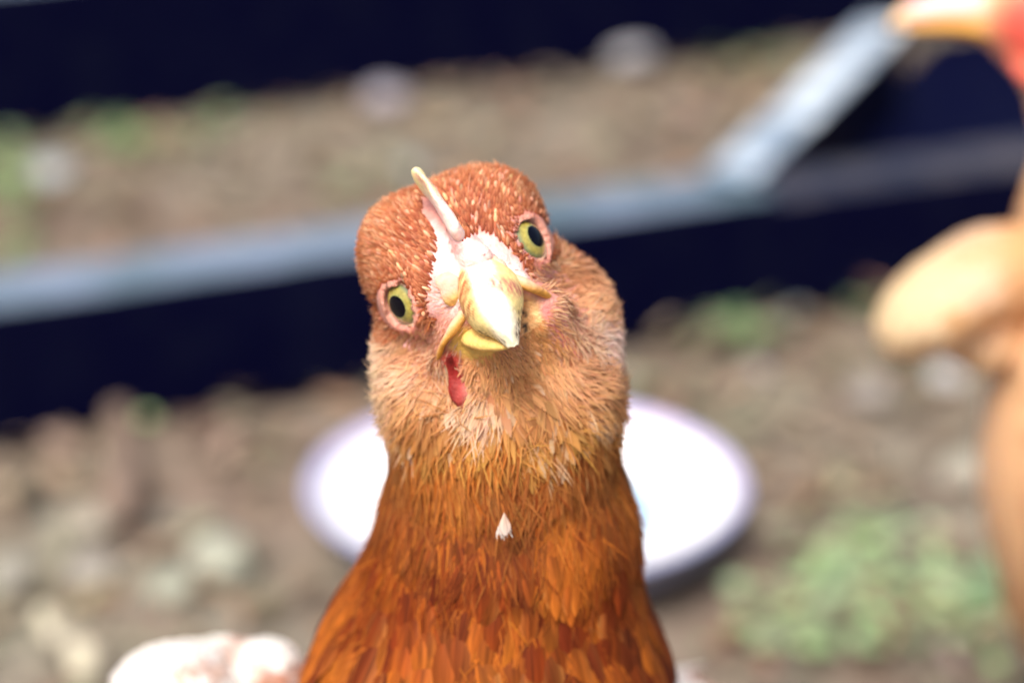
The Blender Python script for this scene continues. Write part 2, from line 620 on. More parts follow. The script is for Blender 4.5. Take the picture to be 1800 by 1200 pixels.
# ------------------------------------------------------------------ white feed dish
def enamel():
    m, nt, b = new_mat('white_enamel')
    b.inputs['Base Color'].default_value = (0.86, 0.86, 0.88, 1)
    b.inputs['Roughness'].default_value = 0.25
    m3, nt, b = new_mat('lilac_wall_shade')  # lilac shading of the inner wall put into the colour
    b.inputs['Base Color'].default_value = (0.56, 0.50, 0.74, 1)
    b.inputs['Roughness'].default_value = 0.3
    m4, nt, b = new_mat('pale_blue_floor')  # pale blue tone over the floor of the dish
    b.inputs['Base Color'].default_value = (0.34, 0.50, 0.66, 1)
    b.inputs['Roughness'].default_value = 0.2
    m2, nt, b = new_mat('blue_grey_enamel')
    N, Lk = nt.nodes, nt.links
    tc = N.new('ShaderNodeTexCoord')
    n = N.new('ShaderNodeTexNoise'); n.inputs['Scale'].default_value = 35
    Lk.new(tc.outputs['Object'], n.inputs['Vector'])
    r = N.new('ShaderNodeValToRGB')
    r.color_ramp.elements[0].color = (0.26, 0.30, 0.50, 1); r.color_ramp.elements[1].color = (0.40, 0.42, 0.62, 1)
    Lk.new(n.outputs['Fac'], r.inputs[0]); Lk.new(r.outputs[0], b.inputs['Base Color'])
    b.inputs['Roughness'].default_value = 0.3
    return m, m2, m3, m4


def lathe(prof, n=96):
    V = [(r * math.cos(a), r * math.sin(a), z) for (r, z) in prof for a in np.linspace(0, 2 * math.pi, n, endpoint=False)]
    F = [[i * n + j, i * n + (j + 1) % n, (i + 1) * n + (j + 1) % n, (i + 1) * n + j] for i in range(len(prof) - 1) for j in range(n)]
    return np.array(V), np.array(F)


def build_dish():
    m1, m2, m3, m4 = enamel()
    tl = lambda v: v + np.stack([v[:, 0] * 0, v[:, 0] * 0, 0.0045 - v[:, 1] * 0.036], -1)
    c = G(925, 937)
    root = empty('feed_dish', (c[0], c[1], 0.0))
    setp(root, 'round shallow white enamel dish with blue-grey rim, on the soil behind the hen', 'dish')
    R = 0.1000
    inner = [(0.0645, 0.0085), (0.068, 0.0095), (0.080, 0.0105), (0.0895, 0.0150), (0.0935, 0.0188)]
    well = [(0.001, 0.0072), (0.05, 0.0072), (0.061, 0.0076), (0.0645, 0.0085)]
    band = [(0.0935, 0.0188), (R - 0.005, 0.0225), (R - 0.003, 0.0235)]
    rim = [(R - 0.003, 0.0235), (R - 0.001, 0.0242), (R + 0.001, 0.0236), (R + 0.0014, 0.0222), (R + 0.0002, 0.0208), (R - 0.004, 0.018), (0.091, 0.006), (0.086, 0.002), (0.078, 0.001), (0.001, 0.001)]
    V, F = lathe(inner)
    mk('dish_bowl', tl(V) + [c[0], c[1], 0], F, m1, root)
    V, F = lathe(well)
    mk('dish_well', tl(V) + [c[0], c[1], 0], F, m4, root)
    V, F = lathe(band)
    mk('dish_band', tl(V) + [c[0], c[1], 0], F, m3, root)
    V, F = lathe(rim)
    mk('dish_rim', tl(V) + [c[0], c[1], 0], F[:, ::-1], m2, root)


build_dish()

# ------------------------------------------------------------------ main hen: body surface
ROLL = math.radians(28)
HR = np.array([math.cos(ROLL), math.sin(ROLL), 0])
HU = np.array([-math.sin(ROLL), math.cos(ROLL), 0])
HF = np.array([0, 0, 1.0])
HM = np.stack([HR, HU, HF])
DOWN = np.array([0, -CP, -SP])          # world down in camera axes
AWAY = np.array([0, SP, -CP])           # world +Y in camera axes
EYES = [(Q(700, 538, -0.92), nrm(-HR * 0.76 + HF * 0.64 + HU * 0.02)), (Q(940, 416, -1.0), nrm(HR * 0.81 + HF * 0.56 + HU * 0.03))]
EYEC = [f - a * 0.54 for f, a in EYES]
NB_ = Q(862, 1200, -5.6)


def wq(x, y, z):
    return w2q(np.array([x, y, z]))


BODYC = wq(-0.012, 0.455, 0.130)
BM = np.stack([np.array([1.0, 0, 0]), AWAY, -DOWN])


def head_sdf(P):
    f = ell(P, Q(815, 482, -2.45), (1.72, 1.68, 2.05), HM)
    f = smin(f, ell(P, Q(720, 428, -2.1), (0.78, 0.76, 0.95), HM), 0.7)
    f = smin(f, ell(P, Q(850, 378, -2.1), (0.90, 0.78, 1.05), HM), 0.7)
    f = smin(f, cone(P, Q(825, 490, -1.5), Q(852, 530, -0.3), 1.0, 0.48), 0.5)
    f = smin(f, cone(P, Q(800, 402, -0.30), Q(838, 455, -0.16), 0.17, 0.28), 0.25)
    for e in EYEC:
        f = smin(f, np.linalg.norm(P - e, axis=-1) - 0.555, 0.6)
    f = smin(f, cone(P, Q(806, 568, -0.40), Q(772, 632, -1.0), 0.18, 0.14), 0.25)
    f = smin(f, cone(P, Q(915, 500, -0.42), Q(978, 530, -1.0), 0.20, 0.16), 0.25)
    f = smin(f, ell(P, Q(726, 650, -2.4), (0.54, 0.85, 0.9), HM), 0.6)
    f = smin(f, ell(P, Q(1000, 545, -2.75), (0.80, 1.1, 1.1), HM), 0.7)
    f = smin(f, cone(P, Q(875, 625, -1.2), Q(880, 730, -2.6), 0.72, 1.65), 0.7)
    f = smin(f, cone(P, Q(955, 555, -0.9), Q(1000, 640, -2.0), 0.35, 0.7), 0.5)
    f = smin(f, ell(P, Q(882, 680, -3.2), (2.04, 1.45, 1.85)), 0.9)
    return f


def neck_sdf(P):
    f = cone(P, Q(885, 735, -3.1), Q(892, 930, -4.15), 1.95, 2.22)
    f = smin(f, cone(P, Q(892, 930, -4.15), NB_, 2.22, 3.02), 0.8)
    f = smin(f, cone(P, NB_, wq(-0.01, 0.425, 0.185), 3.02, 4.6), 1.5)
    return f


LEGS = []
for sx in (-1, 1):
    hip = wq(-0.012 + sx * 0.032, 0.465, 0.105); knee = wq(-0.012 + sx * 0.034, 0.445, 0.075)
    hock = wq(-0.012 + sx * 0.033, 0.475, 0.045); foot = wq(-0.012 + sx * 0.034, 0.468, 0.006)
    LEGS.append((hip, knee, hock, foot, sx))


def body_sdf(P):
    f = ell(P, BODYC, (5.7, 8.5, 5.6), BM)
    f = smin(f, neck_sdf(P), 2.0)
    f = smin(f, cone(P, wq(-0.012, 0.53, 0.14), wq(-0.012, 0.57, 0.165), 2.6, 1.2), 1.5)
    for hip, knee, hock, foot, sx in LEGS:
        f = smin(f, cone(P, hip, knee, 2.0, 1.3), 0.8)
        f = smin(f, cone(P, knee, hock, 1.2, 0.55), 0.4)
        f = smin(f, cone(P, hock, foot, 0.5, 0.42), 0.2)
        bx, by = -0.012 + sx * 0.034, 0.468
        for ang, ln in ((0, .042), (28, .036), (-28, .036), (180, .018)):
            a = math.radians(ang)
            f = smin(f, cone(P, foot, wq(bx + math.sin(a) * ln, by - math.cos(a) * ln, 0.004), 0.42, 0.24), 0.15)
    return f


def hen_sdf(P):
    f = smin(head_sdf(P), body_sdf(P), 0.8)
    for (fr, a), e in zip(EYES, EYEC):
        f = np.maximum(f, -(np.linalg.norm(P - (e + a * 0.37), axis=-1) - 0.40))
    return f


_lo, _hi = np.array([-8.5, -40.0, -28.0]), np.array([8.0, 4.0, 2.0])
V0, F0 = surface_net(hen_sdf, _lo, _hi, 0.2)
# refine the head and neck that the lens is focused on
bm = bmesh.new()
vs = [bm.verts.new(v) for v in V0]
for q in F0:
    bm.faces.new([vs[i] for i in q])
bm.verts.index_update()
for _ in range(2):
    ymin, wmin = (-7.0, -4.5) if _ == 0 else (-2.8, -3.2)
    es = [e for e in bm.edges if all(v.co.y > ymin and v.co.z > wmin for v in e.verts)]
    bmesh.ops.subdivide_edges(bm, edges=es, cuts=1, use_grid_fill=True)
bmesh.ops.triangulate(bm, faces=[f for f in bm.faces if len(f.verts) != 4])
bm.verts.index_update()
HV = np.array([v.co[:] for v in bm.verts])
HQ = np.array([[v.index for v in f.verts] for f in bm.faces if len(f.verts) == 4])
HT = np.array([[v.index for v in f.verts] for f in bm.faces if len(f.verts) == 3])
bm.free()
HV = relax(hen_sdf, HV, 3)


# ---- colours of skin and down, by place on the bird
def inpoly(x, y, poly):
    poly = np.asarray(poly, float)
    res = np.zeros(x.shape, bool)
    j = len(poly) - 1
    for i in range(len(poly)):
        xi, yi = poly[i]; xj, yj = poly[j]
        c = ((yi > y) != (yj > y)) & (x < (xj - xi) * (y - yi) / (yj - yi + 1e-9) + xi)
        res ^= c
        j = i
    return res


def dseg(x, y, pts):
    """distance in px to a polyline"""
    best = np.full(x.shape, 1e9)
    for (ax, ay), (bx, by) in zip(pts[:-1], pts[1:]):
        dx, dy = bx - ax, by - ay
        t = np.clip(((x - ax) * dx + (y - ay) * dy) / (dx * dx + dy * dy + 1e-9), 0, 1)
        best = np.minimum(best, np.hypot(x - ax - t * dx, y - ay - t * dy))
    return best


BARE = [(738, 345), (772, 350), (792, 400), (812, 425), (850, 408), (900, 440), (925, 480), (940, 500), (980, 520), (955, 560), (925, 585), (900, 604), (872, 618), (812, 632), (778, 640),
        (790, 585), (775, 562), (752, 545), (758, 500), (768, 455), (770, 420), (750, 385)]


def eye_d(x, y):
    """elliptic distance from each eye opening (1 = rim)"""
    out = np.full(x.shape, 9.0)
    for cx, cy, a, b in ((699, 538, 31, 43), (941, 416, 27, 42)):
        dx, dy = x - cx, y - cy
        r = dx * math.cos(ROLL) - dy * math.sin(ROLL)
        u = dx * math.sin(ROLL) + dy * math.cos(ROLL)
        out = np.minimum(out, np.hypot(r / a, u / b))
    return out


def mixc(c, k, m):
    return c * (1 - m[:, None]) + np.asarray(k, float) * m[:, None]


def skin_colour(P):
    x, y = q2px(P)
    front = sst(-3.6, -2.8, P[:, 2])
    c = np.tile(np.array([0.34, 0.12, 0.05]), (len(P), 1))
    c = mixc(c, (0.30, 0.075, 0.02), sst(760, 900, y))
    face = front * (1 - sst(130, 210, dseg(x, y, [(760, 520), (880, 470), (930, 520)])))
    c = mixc(c, (0.68, 0.28, 0.24), front * inpoly(x, y, BARE) * (P[:, 2] > -2.2) * (y < 560) * 0.85)
    c = mixc(c, (0.62, 0.27, 0.22), face * 0.8 * (1 - sst(590, 630, y)))
    ed = eye_d(x, y)
    c = mixc(c, (0.56, 0.19, 0.14), front * (1 - sst(1.25, 1.9, ed)) * 0.85)
    c = mixc(c, (0.70, 0.33, 0.30), front * (1 - sst(5, 14, np.minimum(dseg(x, y, [(655, 510), (664, 560), (690, 592), (716, 604)]), dseg(x, y, [(966, 385), (984, 425), (984, 462), (966, 478)])))))
    c = mixc(c, (0.62, 0.28, 0.21), front * (1 - sst(0.9, 1.15, ed)))
    pale = (1 - sst(10, 40, dseg(x, y, [(765, 430), (800, 480), (790, 520)]))) + (1 - sst(10, 42, dseg(x, y, [(800, 440), (850, 450), (900, 480)])))
    c = mixc(c, (0.76, 0.56, 0.53), front * np.clip(pale, 0, 1))
    c = mixc(c, (0.74, 0.34, 0.32), front * np.clip(pale, 0, 1) * sst(0.15, 0.8, wav(P, 11, 17)) * 0.6)
    c = mixc(c, (0.80, 0.42, 0.40), front * (1 - sst(4, 16, dseg(x, y, [(762, 395), (768, 450), (752, 500), (765, 545)]))) * 0.8)
    c = mixc(c, (0.80, 0.42, 0.40), front * (1 - sst(4, 14, dseg(x, y, [(815, 415), (862, 418), (905, 450)]))) * 0.7)
    # jaw flanks beside the beak, red lines of the gape
    c = mixc(c, (0.72, 0.40, 0.17), front * (1 - sst(16, 36, dseg(x, y, [(925, 545), (940, 585)]))))
    c = mixc(c, (0.60, 0.36, 0.08), front * (1 - sst(16, 36, dseg(x, y, [(815, 600), (850, 618)]))))
    c = mixc(c, (0.62, 0.20, 0.18), front * (1 - sst(3, 15, dseg(x, y, [(958, 545), (985, 590), (1012, 622)]))))
    c = mixc(c, (0.55, 0.06, 0.05), front * (1 - sst(6, 26, dseg(x, y, [(792, 635), (806, 690), (812, 712)]))))
    c = mixc(c, (0.03, 0.02, 0.015), front * (1 - sst(4, 10, dseg(x, y, [(920, 552), (921, 588)]))) * sst(-0.3, 0.1, wav(P, 40, 6)))
    # scaly yellow shanks
    shank = 1 - sst(4.5, 5.5, -(-50.0 - (P @ -DOWN)) - 0)  # height above ground handled below
    z = q2w(P)[:, 2]
    leg = 1 - sst(0.044, 0.058, z)
    c = mixc(c, (0.55, 0.36, 0.12), leg)
    c = c * (1 + 0.12 * wav(P, 16, 3)[:, None])
    c = mixc(c, (0.30, 0.08, 0.07), front * np.clip(pale, 0, 1) * sst(0.78, 1.0, wav(P, 38, 18)) * 0.8)
    return c


HEN = empty('hen', (-0.012, 0.455, 0.0))
setp(HEN, 'rust-brown hen with tilted head and pale comb staring straight at the viewer', 'hen')
mk('body', q2w(HV), HQ, M_SKIN, HEN, col=skin_colour(HV), tris=HT)

# ------------------------------------------------------------------ eyes
def sphere_part(c, a, r, th0, th1, nr=18, nc=40):
    """cap of a sphere around axis a, polar angle th0..th1"""
    s1 = nrm(np.cross(a, HU)); s2 = np.cross(s1, a)
    th = np.linspace(th0, th1, nr)
    ph = np.linspace(0, 2 * np.pi, nc, endpoint=False)
    V = c + r * (a[None, None] * np.cos(th)[:, None, None] + (s1[None, None] * np.cos(ph)[None, :, None] + s2[None, None] * np.sin(ph)[None, :, None]) * np.sin(th)[:, None, None])
    i = np.arange(nr - 1)[:, None] * nc; j = np.arange(nc)[None]; jn = (j + 1) % nc
    F = np.stack([i + j, i + nc + j, i + nc + jn, i + jn], -1).reshape(-1, 4)
    return V.reshape(-1, 3), F, np.repeat(th, nc)


for (fr, a), e in zip(EYES, EYEC):
    e = e + a * 0.055
    V, F, th = sphere_part(e, a, 0.545, 0.0, 2.4, 40, 48)
    c = np.tile(np.array([0.31, 0.26, 0.05]), (len(V), 1))
    c = mixc(c, (0.13, 0.15, 0.06), sst(0.58, 0.72, th))
    c = mixc(c, (0.20, 0.22, 0.08), 1 - sst(0.38, 0.46, th))
    c = mixc(c, (0.10, 0.08, 0.03), sst(0.72, 0.80, th))
    eye = mk('eye', q2w(V), F, M_EYE, HEN, col=c)
    V, F, _t = sphere_part(e, a, 0.5485, 0.0, 0.385, 10, 48)
    mk('pupil', q2w(V), F, M_PUPIL, eye)
    s1 = nrm(np.cross(a, HU)); s2 = np.cross(s1, a)
    ph = np.linspace(0, 2 * np.pi, 40)
    ring = e + a * 0.365 + 0.392 * s1 * np.cos(ph)[:, None] + 0.404 * s2 * np.sin(ph)[:, None]
    V, F = sweep(ring, np.full(40, 0.030), np.full(40, 0.028), np.tile(a, (1, 1)), n=10, sub=2, noise=0.25, cap=False)
    cc = np.tile(np.array([0.62, 0.36, 0.24]), (len(V), 1))
    cc = mixc(cc, (0.62, 0.26, 0.24), sst(-.3, .6, wav(V, 5, 11)))
    mk('eyelid', q2w(V), F, M_COMB, eye, col=cc)

# ------------------------------------------------------------------ comb
path = [Q(830, 448, -0.85), Q(815, 425, -0.32), Q(800, 402, 0.0), Q(778, 366, -0.12), Q(757, 335, -0.38), Q(743, 318, -0.60), Q(736, 308, -0.78)]
V, F = sweep(path, [0.08, 0.105, 0.11, 0.10, 0.09, 0.12, 0.11], [0.08, 0.09, 0.15, 0.30, 0.38, 0.34, 0.2], HR, n=32, sub=14, noise=0.15, seed=21)
V = V + HR * (0.02 * wav(V, 7, 23))[:, None] + HF * (0.035 * wav(V, 9, 24))[:, None]
x, y = q2px(V)
c = np.tile(np.array([0.84, 0.66, 0.60]), (len(V), 1))
c = mixc(c, (0.80, 0.60, 0.56), sst(350, 420, y))
c = mixc(c, (0.82, 0.70, 0.36), 1 - sst(318, 360, y))
c = mixc(c, (0.72, 0.36, 0.32), sst(0.1, 0.8, wav(V, 10, 8)) * 0.6)
mk('comb', q2w(V), F, M_COMB, HEN, col=c)
# bony root of the comb running to the beak
# ------------------------------------------------------------------ nostril flaps
for px, py, w, ru, rv_ in ((789, 508, -0.26, 0.20, 0.27), (876, 475, -0.26, 0.15, 0.24)):
    p = Q(px, py, w)
    V, F = sweep([p + HU * rv_, p + HU * rv_ * .4 + HF * .08, p - HU * rv_ * .4 + HF * .09, p - HU * rv_], [ru * .6, ru, ru, ru * .7], [0.05, 0.10, 0.10, 0.06], HR, n=24, sub=10, noise=0.22, seed=int(px))
    x, y = q2px(V)
    c = np.tile(np.array([0.74, 0.40, 0.30]), (len(V), 1))
    c = mixc(c, (0.70, 0.26, 0.20), sst(0.0, 0.7, wav(V, 12, 19)) * 0.6)
    k = ((V - p) @ -HU) / rv_
    c = mixc(c, (0.74, 0.46, 0.14), sst(0.0, 0.9, k))
    mk('nostril_flap', q2w(V), F, M_COMB, HEN, col=c)

# ------------------------------------------------------------------ beak
def cr_key(K, n):
    K = np.asarray(K, float); m = len(K)
    t = np.linspace(0, m - 1, n)
    i = np.clip(np.floor(t).astype(int), 0, m - 2); f = (t - i)[:, None]
    p0, p1, p2, p3 = K[np.maximum(i - 1, 0)], K[i], K[i + 1], K[np.minimum(i + 2, m - 1)]
    return 0.5 * (2 * p1 + (p2 - p0) * f + (2 * p0 - 5 * p1 + 4 * p2 - p3) * f ** 2 + (3 * p1 - p0 - 3 * p2 + p3) * f ** 3)


cul = cr_key([Q(838, 456, -0.06), Q(846, 480, 0.32), Q(862, 522, 0.72), Q(880, 558, 1.02), Q(896, 590, 1.18), Q(904, 610, 1.12)], 60)
lef = cr_key([Q(810, 470, -0.35), Q(806, 515, -0.25), Q(815, 553, -0.02), Q(838, 583, 0.30), Q(870, 596, 0.68), Q(893, 612, 1.00)], 60)
rig = cr_key([Q(880, 462, -0.45), Q(914, 492, -0.30), Q(921, 527, 0.05), Q(917, 560, 0.40), Q(914, 588, 0.74), Q(912, 606, 1.02)], 60)
ND = -nrm(HU * 0.5 + HF * 0.87)
rows = []
for s, side in ((-1, lef), (1, rig)):
    ph = np.linspace(0, np.pi / 2, 22)
    dv = side - cul
    dp = (dv @ ND)[:, None] * ND
    la = dv - dp
    g = cul[:, None] + la[:, None] * np.sin(ph)[None, :, None] ** 0.9 + dp[:, None] * (1 - np.cos(ph))[None, :, None] ** 0.92
    rows.append(g)
ring = np.concatenate([rows[0][:, ::-1], rows[1][:, 1:]], 1)
und = rig[:, None] + (lef - rig)[:, None] * np.linspace(0, 1, 12)[None, 1:-1, None]
und = und - ND * 0.05
ring = np.concatenate([ring, und], 1)
R_, C_ = ring.shape[:2]
V = ring.reshape(-1, 3)
i = np.arange(R_ - 1)[:, None] * C_; j = np.arange(C_)[None]; jn = (j + 1) % C_
F = np.stack([i + j, i + C_ + j, i + C_ + jn, i + jn], -1).reshape(-1, 4)
V = np.concatenate([V, ring[-1].mean(0)[None] + nrm(ring[-1].mean(0) - ring[-4].mean(0)) * 0.02])
T = np.stack([np.full(C_, len(V) - 1), (R_ - 1) * C_ + (np.arange(C_) + 1) % C_, (R_ - 1) * C_ + np.arange(C_)], -1)
x, y = q2px(V)
c = np.tile(np.array([0.74, 0.58, 0.24]), (len(V), 1))
c = mixc(c, (0.88, 0.80, 0.62), 1 - sst(14, 34, dseg(x, y, [(838, 460), (862, 522), (882, 560), (900, 600)])))
c = mixc(c, (0.86, 0.78, 0.56), 1 - sst(10, 26, dseg(x, y, [(895, 590), (905, 612)])))
c = mixc(c, (0.36, 0.10, 0.03), (1 - sst(5, 24, dseg(x, y, [(812, 490), (820, 550)]))) * np.clip(0.65 + 0.6 * wav(V * [2.5, 1, 1], 34, 4), 0, 1))
c = mixc(c, (0.46, 0.15, 0.11), (1 - sst(6, 20, dseg(x, y, [(868, 494), (908, 510)]))) * np.clip(0.65 + 0.6 * wav(V * [2.5, 1, 1], 34, 5), 0, 1))
dirt = np.maximum((1 - sst(3, 9, dseg(x, y, [(842, 586), (868, 596), (884, 604)]))), 1.3 * (1 - sst(5, 13, dseg(x, y, [(920, 550), (916, 588)]))))
c = mixc(c, (0.03, 0.02, 0.015), np.clip(dirt * sst(-0.1, 0.35, wav(V, 55, 6)), 0, 1) * 0.9)
mk('upper_beak', q2w(V), F, M_BEAK, HEN, col=c, tris=T)

V, F = sweep([Q(858, 560, -0.75), Q(866, 582, -0.15), Q(880, 598, 0.35), Q(892, 606, 0.72)], [0.66, 0.52, 0.30, 0.12], [0.28, 0.20, 0.14, 0.07], HR, n=32, sub=14, noise=0.03, seed=31)
x, y = q2px(V)
c = np.tile(np.array([0.74, 0.50, 0.15]), (len(V), 1))
c = mixc(c, (0.76, 0.46, 0.24), sst(895, 935, x))
c = mixc(c, (0.05, 0.035, 0.02), (1 - sst(4, 9, np.hypot(x - 932, y - 538))) + (1 - sst(3, 7, np.hypot(x - 800, y - 606))))
mk('lower_beak', q2w(V), F, M_BEAK, HEN, col=c)

for pts, rr in (([Q(828, 535, -0.18), Q(812, 556, -0.16), Q(795, 580, -0.22), Q(779, 604, -0.42), Q(769, 632, -0.85)], [0.10, 0.105, 0.085, 0.07, 0.045]),
                ([Q(880, 478, -0.32), Q(912, 494, -0.16), Q(940, 507, -0.26), Q(963, 520, -0.58), Q(984, 540, -1.15)], [0.07, 0.10, 0.09, 0.08, 0.05])):
    V, F = sweep(pts, rr, [r * 0.95 for r in rr], HF, n=20, sub=12, noise=0.14, seed=int(pts[0][0] * 10) + 50)
    k = np.linalg.norm(V - pts[0], axis=1)
    c = np.tile(np.array([0.62, 0.33, 0.09]), (len(V), 1))
    c = mixc(c, (0.66, 0.30, 0.04), sst(0.35, 1.0, k))
    c = mixc(c, (0.70, 0.42, 0.32), sst(-0.02, 0.08, (V - pts[0]) @ HU - np.interp(k, [np.linalg.norm(q_ - pts[0]) for q_ in pts], [(q_ - pts[0]) @ HU for q_ in pts])) * 0.75)
    mk('beak_corner', q2w(V), F, M_BEAK, HEN, col=c)

# ------------------------------------------------------------------ wattles
def hit(px, py, w0=1.0):
    """surface of the hen along a photo ray"""
    for w in np.arange(w0, -7, -0.02):
        q = Q(px, py, w)
        if hen_sdf(q[None])[0] < 0: return q
    return Q(px, py, -4)


def on(px, py, up):
    return hit(px, py) + HF * up


def wattle(px, pts, ra, rb, col):
    V, F = sweep(pts, ra, rb, HR, n=26, sub=12, noise=0.34, seed=px)
    V = V + HF * (0.05 * wav(V, 13, 77))[:, None] + HR * (0.03 * wav(V, 10, 78))[:, None]
    c = np.tile(np.array(col), (len(V), 1))
    xx, yy = q2px(V)
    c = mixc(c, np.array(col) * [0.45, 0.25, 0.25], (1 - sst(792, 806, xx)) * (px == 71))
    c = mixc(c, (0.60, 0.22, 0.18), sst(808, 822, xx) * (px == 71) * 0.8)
    c = mixc(c, np.array(col) * [0.75, 0.35, 0.35], sst(-.2, .7, wav(V, 12, px)))
    mk('wattle', q2w(V), F, M_COMB, HEN, col=c)


wattle(71, [on(790, 626, 0.06), on(796, 652, 0.08), on(805, 680, 0.10), on(811, 702, 0.10), on(816, 722, 0.02)], [0.06, 0.12, 0.165, 0.14, 0.05], [0.03, 0.045, 0.06, 0.055, 0.03], (0.34, 0.045, 0.038))
wattle(72, [Q(966, 556, -0.80), Q(984, 588, -0.88), Q(1001, 610, -1.12), Q(1014, 624, -1.4)], [0.04, 0.055, 0.06, 0.04], [0.05, 0.06, 0.07, 0.05], (0.60, 0.22, 0.20))

# ------------------------------------------------------------------ plumage of the main hen
MID = Q(820, 477, -1.0)
BK = Q(848, 520, -0.1)


def zones(p):
    x, y = q2px(p)
    front = p[:, 2] > -3.0
    u = (p - MID) @ HU
    strip = (dseg(x, y, [(655, 510), (664, 560), (690, 592), (716, 604)]) < 2.5) | (dseg(x, y, [(966, 385), (980, 425), (980, 462), (966, 478)]) < 2)
    bare = (inpoly(x, y, BARE) & (p[:, 2] > -2.2)) | (strip & front) | ((eye_d(x, y) < 1.07) & front)
    rim = (eye_d(x, y) < 1.2) & front
    crown = (u > -0.45 + 0.25 * wav(p, 6, 41)) & ~bare
    head = p[:, 1] > -1.72 + 0.3 * wav(p, 4, 42) + RNG.normal(0, 0.22, len(p)) - 0.20 * np.exp(-((x - 890) / 90) ** 2)
    face = (dseg(x, y, [(775, 545), (760, 600), (775, 640)]) < 45) | (dseg(x, y, [(930, 490), (975, 520), (1000, 600)]) < 40)
    return x, y, u, bare, rim, crown, head, face & front


def flow_head(p, n, jit=0.25):
    d = nrm(p - BK)
    d = d + DOWN * sst(0.2, 2.5, -(p[:, 1] + 0.2))[:, None] * 0.7
    for fr, a in EYES:
        dv = p - fr
        dist = np.linalg.norm(dv, axis=1)
        d = d + nrm(dv) * (1 - sst(0.45, 1.0, dist))[:, None] * 1.15
    d = d + jit * np.stack([wav(p, 5, 51), wav(p, 5, 52), wav(p, 5, 53)], -1) + RNG.normal(0, jit * 0.5, p.shape)
    return d


def lerp(a, b, t):
    return np.asarray(a, float) * (1 - t[:, None]) + np.asarray(b, float) * t[:, None]


def eyelen(p):
    return 0.35 + 0.65 * sst(0.42, 0.75, np.minimum(*[np.linalg.norm(p - fr, axis=1) for fr, a in EYES]))


def jcol(c, s=0.12):
    return np.clip(c * (1 + RNG.normal(0, s, (len(c), 1))) * (1 + RNG.normal(0, s * 0.3, c.shape)), 0, 1)


def vis(p):                              # more feathers on the side that faces the lens
    return np.where(p[:, 2] > -4.2, 1.0, 0.45)


NMID = Q(820, 477, -1.0)
parts = []
# crown: short scale-like feathers with pale quill tips
p = sample(HV, HQ, lambda q: (lambda z: np.where(z[5] & z[6], 480.0, 0) * vis(q))(zones(q)), 1)
n = grad_n(hen_sdf, p)
x, y = q2px(p)
db = np.hypot(x - 825, y - 450)
near = 1 - sst(90, 190, db)
t = RNG.random(len(p))
pale = sst(0.2, 0.9, wav(p, 7, 61) + RNG.normal(0, .4, len(p)))
c0 = jcol(lerp((0.28, 0.07, 0.025), (0.22, 0.040, 0.014), near), 0.18)
c1 = jcol(lerp(lerp((0.50, 0.20, 0.09), (0.66, 0.34, 0.18), pale), (0.56, 0.19, 0.09), near * 0.6), 0.15)
mot = sst(0.0, 0.8, wav(p, 8, 63) + RNG.normal(0, .35, len(p)))
c1 = np.clip(lerp(c1, (0.30, 0.075, 0.025), mot * 0.55) * 1.12, 0, 1)
L = eyelen(p) * lerp(np.array([0.33]), np.array([0.22]), near)[:, 0] * RNG.uniform(0.75, 1.25, len(p))
Wd = lerp(np.array([0.075]), np.array([0.055]), near)[:, 0] * RNG.uniform(0.8, 1.2, len(p))
parts.append(strips(p, n, flow_head(p, n, 0.18), L, Wd, RNG.uniform(0.12, 0.4, len(p)), 0.18, c0, c1, nseg=3, cols=3, tent=0.25, prof=[0.5, 1, 0.85, 0.15], tpow=1.6))
# pale pins standing between them near the comb
p = sample(HV, HQ, lambda q: (lambda z: np.where(z[5] & z[6] & (q[:, 2] > -2.6), 26.0, 0) * (1 - 0.85 * sst(110, 230, np.hypot(z[0] - 825, z[1] - 450))))(zones(q)), 2)
n = grad_n(hen_sdf, p)
m = len(p)
cw = jcol(np.tile(np.array([0.72, 0.40, 0.25]), (m, 1)), 0.25)
parts.append(strips(p, n, flow_head(p, n, 0.15), eyelen(p) * RNG.uniform(0.10, 0.20, m), RNG.uniform(0.04, 0.065, m), 0.55, 0.35, cw * [0.8, 0.6, 0.5], cw, nseg=3, cols=3, tent=0.5, prof=[0.7, 1, 1, 0.4], off=0.02))
# fine hair over the crown
p = sample(HV, HQ, lambda q: (lambda z: np.where(z[5] & z[6], 1000.0, 0) * sst(90, 220, np.hypot(z[0] - 825, z[1] - 450)) * vis(q))(zones(q)), 3)
n = grad_n(hen_sdf, p); m = len(p)
mot = sst(-0.1, 0.7, wav(p, 7, 64) + RNG.normal(0, .3, m))
c0 = jcol(np.tile(np.array([0.38, 0.12, 0.045]), (m, 1)), 0.2); c1 = jcol(lerp((0.70, 0.39, 0.23), (0.38, 0.13, 0.05), mot), 0.2)
parts.append(strips(p, n, flow_head(p, n, 0.5), eyelen(p) * RNG.uniform(0.14, 0.36, m), 0.018, RNG.uniform(0.15, 0.6, m), 0.2, c0, c1))
V, F, C, U = merge(parts)
mk('crown_feathers', q2w(V), F, M_DOWN, HEN, col=C, fuv=U)

parts = []


